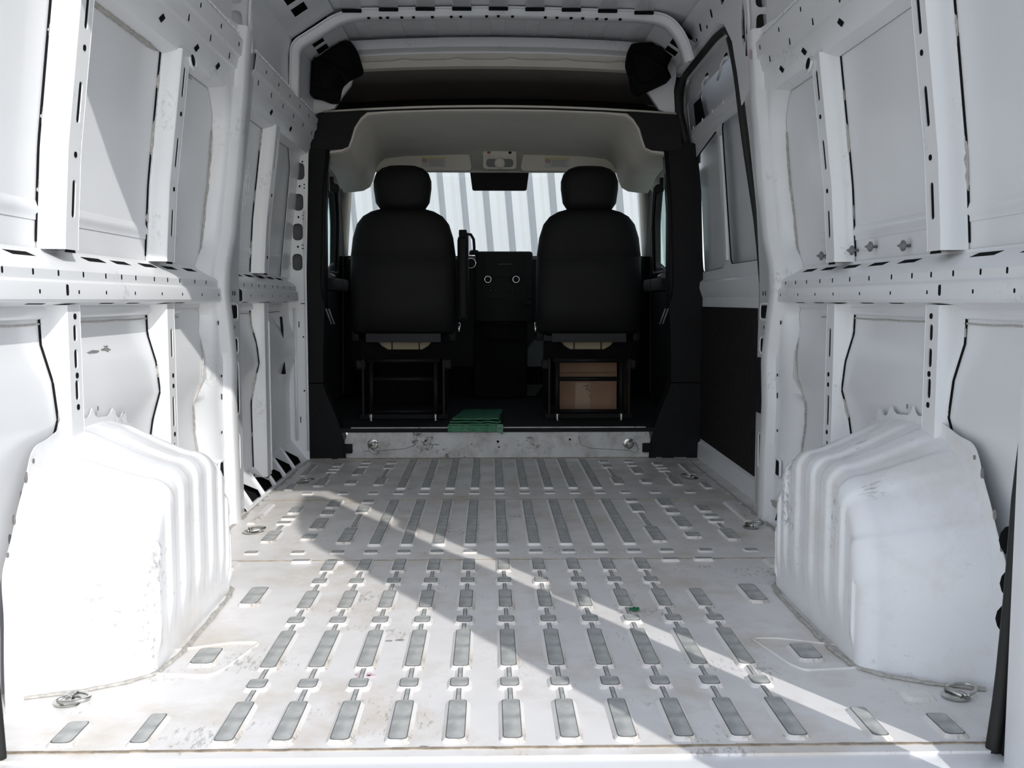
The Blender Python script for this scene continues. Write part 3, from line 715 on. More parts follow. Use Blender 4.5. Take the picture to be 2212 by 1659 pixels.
# front header of the bay
bm = bmesh.new()
hx = [-.86, -.72, -.5, -.25, 0, .25, .5, .72, .86]
zz = lambda x: 1.985-.03*(x/.8)**2
grid(bm, [[(x, y, zz(x)+dz) for x in hx] for y, dz in ((3.02, .015), (3.05, .008), (3.07, -.014), (3.12, -.018), (3.13, -.008), (3.17, -.012), (3.175, -.025))])
solid(bm, .002); obj('front_header', bm, WHITE2, CE, auto=40)
# corner gussets with square holes
for s in (-1, 1):
    sq = lambda cx, cy, w, h: [(cx-w/2, cy-h/2), (cx+w/2, cy-h/2), (cx+w/2, cy+h/2), (cx-w/2, cy+h/2)]
    MG = lambda u, v, d: (s*(.875-v*.86-d*.4), u, 1.875+v*.56-d*.7)
    plate('corner_gusset', [(2.68, -.01), (3.1, -.01), (3.1, .21), (2.68, .21)], [sq(2.83, .085, .085, .055), sq(2.95, .085, .085, .055)], MG, .003, WHITE2, CE, step=.06)
    if s < 0: plate('corner_gusset', [(2.0, -.01), (2.60, -.01), (2.60, .21), (2.0, .21)], [sq(2.21, .095, .10, .06), sq(2.36, .095, .10, .06)], MG, .003, WHITE2, CE, step=.06)
    bm = bmesh.new(); grid(bm, [[(s*.90, y, 1.88), (s*.74, y, 2.0)] for y in ((2.05, 3.1) if s < 0 else (2.7, 3.1))]); solid(bm, .001); obj('gusset_void', bm, DARK, CE)
    if s < 0:
        bm = bmesh.new(); grid(bm, [[(s*(prof(z)+.012), y, z) for z in (1.62, 1.7, 1.8, 1.88)] for y in (2.66, 3.14)]); solid(bm, .002); obj('side_panel', bm, WHITE, CE)
        patches('small_hole', [slot(2.735, 1.77, .01, .13, 3)], lambda u, v, d: (s*(prof(v)+.012-d), u, v), .001, DARK, CE)
# rear header above the doors
box('rear_header', (0, .04, 1.90), (1.9, .10, .22), WHITE2, CE, bev=.004)
for s in (-1, 1): box('rear_corner', (s*(.92 if s > 0 else .96), -.115, 1.0), (.18, .09, 2.1), WHITE, CE, bev=.006)

# ================================================================== RIGHT: SLIDING DOOR OPENING
tr = empty('sliding_door_frame'); tag(tr, 'white sliding door track header with rubber seal, upper right', kind='structure'); tr.name = 'trim_1'
bm = bmesh.new()
grid(bm, [[(x, y, z) for x, z in ((.80, 1.97), (.835, 1.955), (.845, 1.94), (.862, 1.87), (.872, 1.86), (.905, 1.845), (.93, 1.84), (.94, 1.85))] for y in (1.88, 2.3, 2.8, 3.15)])
solid(bm, .002); obj('track_header', bm, WHITE2, tr, auto=30)
MH = lambda u, v, d: (.845+(1.94-v)*.243-d, u, v)
patches('track_slot', [slot(2.34+.20*i, 1.918, .020, .034, 2) for i in range(4)]+[slot(2.44+.20*i, 1.893, .016, .014, 2) for i in range(3)]+[[(2.08, 1.932), (2.13, 1.945), (2.17, 1.92), (2.13, 1.895), (2.09, 1.90)]], MH, .0015, DARK, tr)
patches('track_slot', [slot(2.10+.22*i, .5, .05, .2, 3) for i in range(5)], lambda u, v, d: (.885+(v-.5)*.06, u, 1.854-(v-.5)*.03-.001*d/abs(d)), .001, DARK, tr)
SL = [(1.865, .03), (1.875, .30), (1.89, .45), (1.895, .66), (1.875, .78), (1.93, 1.02), (1.985, 1.29), (2.01, 1.50), (2.03, 1.63), (2.09, 1.76), (2.22, 1.825), (2.40, 1.838), (3.05, 1.825), (3.15, 1.76), (3.18, 1.62), (3.20, .9), (3.20, .02)]
bm = bmesh.new(); tube(bm, [(prof(z)+.004+(0 if y < 2.1 else .02), y, z) for y, z in rnd_open(SL, .05, 4)], .015, 8); obj('rubber_seal', bm, RUBBER, tr, smooth=True)
bm = bmesh.new(); bx(bm, (.962, 3.165, .07), (.03, .035, .10), bev=.006); obj('lower_hinge', bm, BLACK, tr, auto=40)
# corner fillet of white between pillar and header, plus upper C-pillar web opening
leaf = rnd([(1.835, 1.83), (1.815, 1.78), (1.825, 1.68), (1.845, 1.64), (1.872, 1.68), (1.872, 1.75)], .012)
diam = rnd([(2.06, 1.905), (2.09, 1.945), (2.15, 1.935), (2.12, 1.885), (2.08, 1.885)], .008)
frame_strip('corner_web', 1, [(1.79, 1.52), (1.94, 1.48), (1.96, 1.60), (2.0, 1.72), (2.10, 1.81), (2.25, 1.86), (2.25, 1.97), (1.79, 1.97)], [leaf, diam], .014, tr, step=.05)
patches('web_void', [leaf, diam], MS(1), .004, DARK, tr)
dr = empty('door_1'); tag(dr, 'closed white sliding side door with black lower board', kind='structure')
XD = 1.0
MD = lambda u, v, d: (float(np.interp(v, [0, .9, 1.3, 1.6, 1.9], [1.0, 1.0, .975, .945, .92]))-d, u, v)
bm = bmesh.new(); grid(bm, [[MD(y, z, -.055) for z in np.linspace(-.05, 1.9, 24)] for y in (1.86, 2.4, 2.9, 3.3)]); solid(bm, .002); obj('outer_skin', bm, WHITE, dr, auto=60)
h1 = rnd([(3.12, .91), (3.13, 1.46), (2.66, 1.52), (2.66, .92)], .04); h2 = rnd([(2.56, .93), (2.58, 1.53), (1.95, 1.55), (1.95, .93)], .04)
h3 = rnd([(3.20, 1.60), (3.22, 1.74), (1.95, 1.76), (1.95, 1.62)], .02); h4 = rnd([(3.18, .10), (3.18, .745), (1.95, .745), (1.95, .085)], .03)
plate('inner_frame', [(1.88, .0), (3.24, .0), (3.24, 1.84), (1.88, 1.84)], [h1, h2, h3], MD, .003, WHITE2, dr, step=.06)
plate('lower_board', h4, [], MD, .003, BOARD, dr, step=.2, d0=.004)
bm = bmesh.new(); grid(bm, [[MD(2.61+dy, z, d) for dy, d in ((-.03, .0), (-.02, .008), (.02, .008), (.03, .0))] for z in np.linspace(.95, 1.48, 8)]); solid(bm, .001); obj('window_strut', bm, WHITE2, dr, auto=30)
for h_ in (h1, h2):
    bm = bmesh.new(); tube(bm, [MD(u, v, -.004) for u, v in h_], .0035, 5, closed=True); obj('panel_seam', bm, DARK, dr)
for nm, sec in (('upper_fold', [(.0, 1.60), (.010, 1.59), (.012, 1.565), (.002, 1.555)]), ('belt_fold', [(.0, .875), (.014, .862), (.016, .835), (.004, .80), (.0, .79)]), ('head_fold', [(.0, 1.565), (.008, 1.555), (.008, 1.53), (.0, 1.525)]), ('lower_fold', [(.0, .085), (.012, .075), (.014, .0)])):
    bm = bmesh.new(); grid(bm, [[MD(y, z, d) for d, z in sec] for y in (1.9, 2.4, 3.22)]); solid(bm, .002); obj(nm, bm, WHITE2, dr, auto=30)
for yy in (2.80, 2.45, 2.18):
    bm = bmesh.new(); tube(bm, [(MD(yy, 1.76, .0)[0], yy-.05, 1.765), (MD(yy, 1.755, .008)[0], yy-.02, 1.762), (MD(yy, 1.74, .012)[0], yy+.02, 1.752), (MD(yy, 1.72, .006)[0], yy+.05, 1.735), (MD(yy, 1.70, 0)[0], yy+.14, 1.715)], .006, 6); obj('hook_clip', bm, WHITE2, dr, smooth=True)
    patches('hook_hole', [slot(yy-.03, 1.775, .05, .014, 3)], MD, .001, DARK, dr)
bm = bmesh.new()
for i in range(6): bx(bm, (MD(0, 1.80, .002)[0], 3.1-.2*i, 1.80), (.003, .03, .003)); bx(bm, (MD(0, 1.58, .006)[0], 3.1-.2*i, 1.60), (.004, .004, .02))
obj('spot_weld', bm, WHITE2, dr)
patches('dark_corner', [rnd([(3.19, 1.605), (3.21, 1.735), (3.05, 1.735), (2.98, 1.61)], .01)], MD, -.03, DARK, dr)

# ================================================================== FRONT: STEP, TRIMS
MX = lambda y0: (lambda u, v, d: (u, y0-d, v))
st = empty('front_step_panel'); st.name = 'trim_2'; tag(st, 'scuffed white step panel across the front of the cargo floor', kind='structure')
hol = [slot(-.355, .088, .008, .010, 3), slot(.0, .083, .012, .012, 4), slot(.005, .055, .008, .008, 3), slot(.355, .092, .010, .010, 3), slot(-.13, .07, .005, .005, 3), slot(-.36, .07, .005, .005, 3), slot(.10, .06, .004, .004, 3)]
plate('step_face', rnd([(-.76, 0), (.76, 0), (.76, .05), (.745, .13), (.73, .152), (-.72, .152), (-.735, .13), (-.76, .06)], .006), [], MX(3.105), .004, DIRTY, st, step=.1)
patches('step_hole', hol, MX(3.105), .001, DARK, st)
bm = bmesh.new()
for s in (-1, 1):
    pth = [(s*.40, 3.104, .150), (s*.40, 3.104, .10), (s*.41, 3.104, .065), (s*.46, 3.104, .048), (s*.66, 3.104, .036)]
    tube(bm, pth, .0015, 5)
obj('seam_line', bm, SCUFFM, st)
bm = bmesh.new(); grid(bm, [[(x, 3.104, .148), (x, 3.106, .153), (x, 3.112, .154)] for x in (-.72, -.3, .3, .73)]); solid(bm, .002); obj('step_lip', bm, DIRTY, st)
cf = box('cab_floor', (0, 4.0, .14), (1.98, 1.80, .02), BLACK2); tag(cf, 'black cab floor mat behind and between the seats', kind='structure'); cf.name = 'trim_3'

def bpillar(s):
    root = empty('cab_pillar')
    if s > 0:
        bm = bmesh.new(); tube(bm, [(.878, 3.13, 1.84), (.868, 3.13, 1.78), (.875, 3.13, 1.68), (.895, 3.13, 1.60), (.92, 3.13, 1.5)], .024, 8); obj('pillar_seal', bm, RUBBER, root, smooth=True)
    root.name = 'trim_%d' % (4 if s < 0 else 5); tag(root, 'black plastic pillar trim on the %s of the cab opening' % ('left' if s < 0 else 'right'), kind='structure')
    xo = .93 if s < 0 else 1.0
    up = [(xo, .375), (xo, .9), (xo-.015, 1.3), (xo-.04, 1.53), (.81, 1.53), (.832, 1.2), (.835, .85), (.84, .72), (.85, .5), (.85, .375)]
    lo = [(xo, .0), (xo, .37), (.85, .37), (.84, .33), (.80, .24), (.765, .13), (.75, .08), (.745, .0)]
    plate('upper_trim', [(s*x, z) for x, z in up], [], MX(3.10), .10, BLACK, root, step=0, auto=30)
    plate('lower_trim', [(s*x, z) for x, z in rnd(lo, [0, 0, 0, .03, .05, .03, .02, 0])], [], MX(3.095), .11, BLACK, root, step=0, auto=30)
    bm = bmesh.new(); tube(bm, [(s*.842, 3.11, .76), (s*.846, 3.10, .86), (s*.832, 3.10, 1.25), (s*.81, 3.10, 1.50)], .010, 8); obj('pillar_edge', bm, BLACK, root, smooth=True)
    for z in (.36-.02, .25): 
        bm = bmesh.new(); lathe(bm, [(.009, 0), (.009, .003), (.005, .005)], (s*.885, 3.084, z-.0), rot=Matrix.Rotation(R(90), 3, 'X'), n=12); obj('trim_screw', bm, BLACK2, root)
    bm = bmesh.new(); bx(bm, (s*.735, 3.092, .052), (.045, .02, .045), bev=.004); obj('foot_tab', bm, BLACK, root, auto=40)
    # slotted vent strip low on the pillar
    for k in range(2):
        bm = bmesh.new(); tube(bm, [(s*(.838-.006-k*.014), 3.098, .735), (s*(.815-.006-k*.014), 3.12, .66)], .004, 6); obj('vent_slat', bm, GREYT, root, smooth=True)
    # corner board
    cb = [(.885, 1.50), (.875, 1.63), (.85, 1.662), (.625, 1.672), (.655, 1.645), (.685, 1.60), (.70, 1.55), (.715, 1.51), (.745, 1.497), (.83, 1.49)]
    plate('corner_board', [(s*x, z) for x, z in cb], [], MX(3.09), .05, BLACK2, root, step=0)
    bk = [(1.02, 1.5), (1.02, 2.0), (.86, 2.0), (.86, 1.68), (.88, 1.5)]
    if s < 0: plate('outer_block', [(s*x, z) for x, z in bk], [], MX(3.16), .05, WHITE2, root, step=0)
    # seat belt
    bm = bmesh.new(); bx(bm, (s*.825, 3.30, 1.36), (.02, .035, .06), bev=.006); lathe(bm, [(.022, -.012), (.026, 0), (.022, .012)], (s*.81, 3.28, 1.33), rot=Matrix.Rotation(R(90), 3, 'X')); obj('belt_anchor', bm, BLACK, root, auto=40)
    bm = bmesh.new(); grid(bm, [[(s*.795, 3.28, 1.34), (s*.80, 3.32, 1.34)], [(s*.775, 3.30, 1.1), (s*.78, 3.34, 1.1)], [(s*.79, 3.32, .3), (s*.79, 3.36, .3)]]); solid(bm, .002); obj('belt_webbing', bm, BLACK2, root)
    # upper slotted bracket that catches light
    bm = bmesh.new(); bx(bm, (s*.818, 3.13, 1.44), (.018, .02, .10), bev=.003); obj('adjuster_track', bm, GREYT, root, auto=40)
    return root
bpillar(-1); bpillar(1)
# white block that fills the upper corners beside the shelf
cs = empty('upper_corner_panels'); cs.name = 'trim_6'; tag(cs, 'white painted corners beside the shelf above the cab', kind='structure')
for s in (-1, 1):
    xm = .93 if s < 0 else .858
    pts = [(xm, 1.60), (xm, 1.93), (.80, 1.96), (.66, 1.94), (.70, 1.80), (.74, 1.75), (.78, 1.69), (min(.88, xm-.004), 1.66)]
    plate('corner_panel', [(s*x, z) for x, z in pts], [], MX(3.12), .03, WHITE2, cs, step=0)

# shelf above the cab
sh = empty('overhead_shelf'); tag(sh, 'dark overhead storage shelf above the cab with pale front edge', 'shelf')
bm = bmesh.new(); grid(bm, [[(x, y, 1.70-.028*(x/.8)**2) for x in hx] for y in (3.12, 3.5, 3.95)]); solid(bm, .01); obj('shelf_base', bm, BLACK2, sh)
bm = bmesh.new(); tube(bm, [(x, 3.112, 1.702-.028*(x/.8)**2) for x in np.linspace(-.83, .86, 20)], .0055, 8); obj('shelf_edge', bm, GREYT if 0 else HEADL, sh, smooth=True)
bm = bmesh.new()
grid(bm, [[(x, 3.14+.30*t, 1.705+.10*t-.028*(x/.8)**2) for x in hx] for t in (0, .5, 1)]); solid(bm, .004); obj('shelf_mat', bm, BLACK, sh)
BROWN = mat('brown_liner', (.21, .185, .165), .95, var=.1, spec=.1)
bm = bmesh.new(); grid(bm, [[(x, y, z-.028*(x/.8)**2) for x in hx] for y, z in ((3.20, 1.925), (3.5, 1.90), (3.8, 1.84), (3.93, 1.75), (3.95, 1.69))]); solid(bm, .004); obj('shelf_back', bm, BROWN, sh, smooth=True)
# beige rear trim band
rt = empty('roof_trim_band'); rt.name = 'trim_7'; tag(rt, 'beige padded trim band under the front roof header', kind='structure')
bm = bmesh.new(); xs = np.linspace(-.66, .64, 60)
def notch(x): return .010*max(0, 1-abs(((x+.06) % .26)-.13)/.03*.8) if 1 else 0
rows = [[(x, 3.172, 1.962-.02*(x/.7)**2) for x in xs], [(x, 3.176, 1.935-.02*(x/.7)**2+min(.010, notch(x))) for x in xs], [(x, 3.162, 1.928-.02*(x/.7)**2+min(.010, notch(x))) for x in xs], [(x, 3.172, 1.906-.02*(x/.7)**2) for x in xs], [(x, 3.21, 1.902-.02*(x/.7)**2) for x in xs]]
grid(bm, rows); solid(bm, .004); obj('trim_band', bm, HEADL, rt, auto=40)

# foam blocks
FL = [(-.928, 1.846), (-.916, 1.869), (-.862, 1.878), (-.813, 1.911), (-.771, 1.964), (-.72, 1.971), (-.714, 1.985), (-.684, 1.988), (-.657, 1.941), (-.634, 1.859), (-.638, 1.841), (-.701, 1.812), (-.735, 1.782), (-.751, 1.705), (-.79, 1.705), (-.835, 1.723), (-.895, 1.728), (-.906, 1.752), (-.929, 1.805)]
FR = [(.609, 1.907), (.62, 1.966), (.666, 1.978), (.683, 2.002), (.714, 1.99), (.775, 1.979), (.824, 1.926), (.792, 1.861), (.817, 1.814), (.765, 1.789), (.698, 1.759), (.668, 1.744), (.637, 1.765), (.625, 1.836), (.609, 1.878)]
for nm, F_, lab in (('l', FL, 'black moulded foam block in the upper left corner of the cab opening'), ('r', FR, 'black moulded foam block in the upper right corner of the cab opening')):
    root = empty('foam_block', (0, 3.0, 0)); tag(root, lab, 'foam block')
    F2 = [(max(min(x, .875), -.875), min(z, 1.975)) for x, z in F_]
    plate('foam_body', rnd(F2, .012, 2), [], lambda u, v, d: (u, -d, v), .10, FOAM, root, step=0, auto=30)
    cx = sum(p[0] for p in F2)/len(F2); cz = sum(p[1] for p in F2)/len(F2)
    sc_ = [(cx+(x-cx)*.72, cz+(z-cz)*.72) for x, z in F2]
    plate('foam_step', rnd(sc_, .015, 2), [], lambda u, v, d: (u, -d, v), .045, FOAM, root, step=0, auto=30, d0=.045)
    bm = bmesh.new(); tube(bm, [(cx-.07, -.05, cz+.03), (cx, -.055, cz+.01), (cx+.06, -.05, cz-.03), (cx+.08, -.045, cz-.07)], .012, 8); obj('foam_ridge', bm, FOAM, root, smooth=True)

# ================================================================== CAB
hl = empty('cab_headliner'); hl.name = 'ceiling_cab'; tag(hl, 'beige moulded cab headliner above the front seats', kind='structure')
HC = [(.86, 1.485), (.80, 1.488), (.75, 1.495), (.715, 1.515), (.70, 1.55), (.685, 1.60), (.655, 1.645), (.62, 1.668), (.5, 1.68), (.25, 1.688), (0, 1.69)]
hc = [(-x, z) for x, z in HC]+[(x, z) for x, z in HC[::-1][1:]]
def hrow(y, dz, wid=1.0, fl_=0):
    return [(x*wid, y, z+dz-(fl_*max(0, z-1.58))) for x, z in hc]
bm = bmesh.new(); grid(bm, [hrow(3.135, .006), hrow(3.15, -.004), hrow(3.18, -.006), hrow(3.24, -.008), hrow(3.30, -.012), hrow(3.7, -.035, 1.01), hrow(4.0, -.065, 1.03), hrow(4.10, -.08, 1.03)])
solid(bm, .006); obj('liner_shell', bm, HEAD, hl, auto=80)
bm = bmesh.new(); tube(bm, [(x, 3.13, z) for x, z in hc], .010, 8); obj('liner_lip', bm, HEADL, hl, smooth=True)
bm = bmesh.new(); grid(bm, [[(x, y, z) for x in np.linspace(-.9, .9, 9)] for y, z in ((4.05, 1.625), (4.14, 1.60), (4.30, 1.565), (4.33, 1.555), (4.33, 1.545))]); solid(bm, .006); obj('front_header', bm, HEAD, hl, auto=80)
for s in (-1, 1):   # oval speaker pockets
    bm = bmesh.new(); tube(bm, [(s*.66+.05*cos(t), 3.45+.05*sin(t), 1.642+.02*cos(t)*(-s)) for t in [2*pi*i/16 for i in range(16)]], .007, 6, closed=True); obj('pocket_ring', bm, HEADL, hl, smooth=True)
    bm = bmesh.new(); grid(bm, [[(s*x, y, z) for x, z in ((.86, 1.49), (.95, 1.40))] for y in (3.15, 4.2)]); solid(bm, .006); obj('side_valance', bm, HEAD, hl)
patches('ink_mark', [[(.135, 3.62), (.175, 3.60), (.176, 3.605), (.136, 3.626)]], lambda u, v, d: (u, v, 1.688-d), .003, INK, hl)
# cab roof / exterior shell so no light falls through
cr = empty('cab_roof'); cr.name = 'trim_8'; tag(cr, 'outer roof and cowl of the cab', kind='structure')
bm = bmesh.new(); grid(bm, [[(x, y, z) for x in (-.98, -.8, 0, .8, .98)] for y, z in ((3.15, 2.03), (3.6, 2.0), (4.0, 1.87), (4.32, 1.62), (4.34, 1.56))]); solid(bm, .004); obj('roof_skin', bm, WHITE, cr)
for s in (-1, 1):
    bm = bmesh.new(); grid(bm, [[(s*.985, 3.12, z), (s*.985, 3.6, z), (s*.985, 4.3, min(z, 1.66))] for z in (1.44, 1.7, 2.03)]); solid(bm, .004); obj('roof_side', bm, WHITE, cr)

# visors
for s, lab in ((-1, 'beige fabric sun visor folded up above the driver seat'), (1, 'beige fabric sun visor folded up above the passenger seat')):
    v = empty('sun_visor', (s*.45, 4.06, 1.578)); tag(v, lab, 'sun visor')
    bm = bmesh.new(); grid(bm, [[(x, .0+.0*t, 0) for x in (0, 1)] for t in (0, 1)]); bm.free()
    rotv = Matrix.Rotation(R(22), 3, 'X')
    out = rnd([(-.31, -.058), (.31, -.058), (.29, .058 if s > 0 else .06), (-.29, .058)], .03)
    plate('visor_body', out, [], lambda a, b, d: tuple(rotv @ Vector((a, -d, b))), .018, HEAD, v, step=0, auto=30)
    cxl = -.10 if s > 0 else .09
    plate('warning_label', slot(cxl, -.012, .14, .052, 1, .002), [], lambda a, b, d: tuple(rotv @ Vector((a, -d, b))), .001, LBL, v, step=0, d0=.0015)
    plate('label_header', slot(cxl, .016, .14, .006, 1, .001), [], lambda a, b, d: tuple(rotv @ Vector((a, -d, b))), .001, YEL, v, step=0, d0=.0022)
    bm = bmesh.new()
    for k in range(5):
        p = rotv @ Vector((cxl+.012, -.0022, .004-.008*k)); bx(bm, p, (.09-.01*(k % 2), .0008, .0016), rot=rotv)
    obj('label_text', bm, GREYT, v)
    bm = bmesh.new(); tube(bm, [tuple(rotv @ Vector((cxl-.052+.013*cos(t), -.0028, .0+.009*sin(t)))) for t in [2*pi*i/14 for i in range(14)]], .0014, 5, closed=True)
    tube(bm, [tuple(rotv @ Vector((cxl-.061, -.0028, .006))), tuple(rotv @ Vector((cxl-.043, -.0028, -.006)))], .0014, 5); obj('prohibition_symbol', bm, RED, v)
    bm = bmesh.new(); tube(bm, [(x, .005, -.066+.003*sin(x*8)) for x in np.linspace(.16*s-.06, .16*s+.06, 8)], .004, 6); obj('visor_rod', bm, HEADL, v, smooth=True)
# overhead console
oc = empty('overhead_console', (.02, 4.0, 1.585)); tag(oc, 'beige overhead console with dome lamp and red and black buttons', 'console')
rc = Matrix.Rotation(R(20), 3, 'X'); MO = lambda a, b, d: tuple(rc @ Vector((a, -d, b)))
plate('console_body', slot(0, 0, .19, .125, 5, .02), [], MO, .03, HEAD, oc, step=0, d0=.0)
plate('button_panel', slot(0, .032, .17, .035, 4, .006), [], MO, .006, HEADL, oc, step=0, d0=.004)
plate('lamp_well', slot(0, -.028, .155, .046, 6, .022), [], MO, .004, GREYT, oc, step=0, d0=.003)
bm = bmesh.new(); lathe(bm, [(.030, 0), (.030, .006), (.020, .010)], MO(0, -.028, .003), rot=rc @ Matrix.Rotation(R(90), 3, 'X'), n=20); obj('dome_lens', bm, HEADL, oc, smooth=True)
patches('red_button', [slot(-.062, .032, .020, .013, 4)], MO, .007, RED, oc, .004); patches('black_button', [slot(.058, .032, .018, .013, 4)], MO, .007, BLACK, oc, .004)
# mirror
mr = empty('rear_view_mirror', (.022, 4.36, 1.505)); tag(mr, 'wide black rear view mirror hanging under the overhead console', 'mirror')
plate('mirror_housing', rnd([(-.165, -.062), (.165, -.062), (.18, .055), (-.18, .055)], .012), [], MX(0), .03, BLACK, mr, step=0)
plate('mirror_face', rnd([(-.155, -.054), (.155, -.054), (.17, .047), (-.17, .047)], .010), [], MX(-.0), .002, SCREEN, mr, step=0, d0=.0022)
bm = bmesh.new(); tube(bm, [(0, .02, .04), (0, .01, .10)], .012, 8); obj('mirror_stem', bm, BLACK, mr, smooth=True)

# windshield and pillars
ws = empty('window_1'); tag(ws, 'windshield with the pale fence behind it', kind='structure')
wp = lambda u, v: (u*(.86+.10*(1-v)), 4.36+.42*(1-v)-.03*abs(u)**2, 1.05+.52*v)
bm = bmesh.new(); grid(bm, [[wp(u, v) for u in np.linspace(-1, 1, 17)] for v in np.linspace(0, 1, 7)]); solid(bm, .004); obj('glass_pane', bm, GLASS, ws, smooth=True)
plate('windshield_sticker', slot(-.80, 1.49, .045, .045, 1, .002), [], MX(4.375), .001, PAPER, ws, step=0)
bm = bmesh.new(); bx(bm, (-.80, 4.3735, 1.508), (.04, .001, .010))
for k in range(3): bx(bm, (-.80, 4.3735, 1.498-.007*k), (.034-.006*k, .001, .0025))
obj('sticker_print', bm, GREYT, ws)
for s in (-1, 1):
    bm = bmesh.new()
    pa = [wp(s*1.0, v) for v in (1, .75, .5, .25, 0)]
    rows = [[(x, y-.0, z), (x+s*.015, y-.05, z), (x+s*.05, y-.08, z), (x+s*.075, y-.02, z), (x+s*.03, y+.03, z)] for x, y, z in pa]
    grid(bm, rows); solid(bm, .004); obj('a_pillar_trim', bm, HEAD, ws, smooth=True)
# front doors
def cdoor(s, n):
    root = empty('door_%d' % n); tag(root, '%s front door with dark inner trim and window' % ('left' if s < 0 else 'right'), kind='structure')
    MC = lambda u, v, d: (s*(float(np.interp(v, [0, .95, 1.5], [.985, .985, .93]))-d), u, v)
    win = rnd([(3.36, .97), (4.35, .97), (4.22, 1.25), (4.05, 1.42), (3.36, 1.44)], .05)
    plate('door_frame', rnd([(3.22, .0), (4.9, .0), (4.8, 1.0), (4.35, 1.50), (3.22, 1.52)], .02), [win], MC, .03, BLACK2, root, step=.15)
    plate('window_pane', rnd([(3.34, .95), (4.37, .95), (4.24, 1.26), (4.06, 1.44), (3.34, 1.46)], .04), [], MC, .003, GLASS2, root, step=.15, d0=-.012)
    box('armrest', (s*.915, 3.75, .86), (.12, .60, .07), BLACK2, root, bev=.02)
    bm = bmesh.new(); tube(bm, [(s*.90, 3.42, .90), (s*.875, 3.46, .905), (s*.86, 3.52, .90)], [.016, .018, .012], 8); tube(bm, [(s*.88, 3.45, .91), (s*.865, 3.44, .95), (s*.85, 3.46, .965)], [.007, .006, .008], 8); obj('door_pull', bm, GREYT, root, smooth=True)
    bm = bmesh.new(); tube(bm, [MC(u, v, .01) for u, v in rnd([(3.33, .94), (4.40, .94), (4.26, 1.27), (4.08, 1.45), (3.33, 1.47)], .05)], .010, 6, closed=True); obj('window_seal', bm, RUBBER, root, smooth=True)
cdoor(-1, 2); cdoor(1, 3)

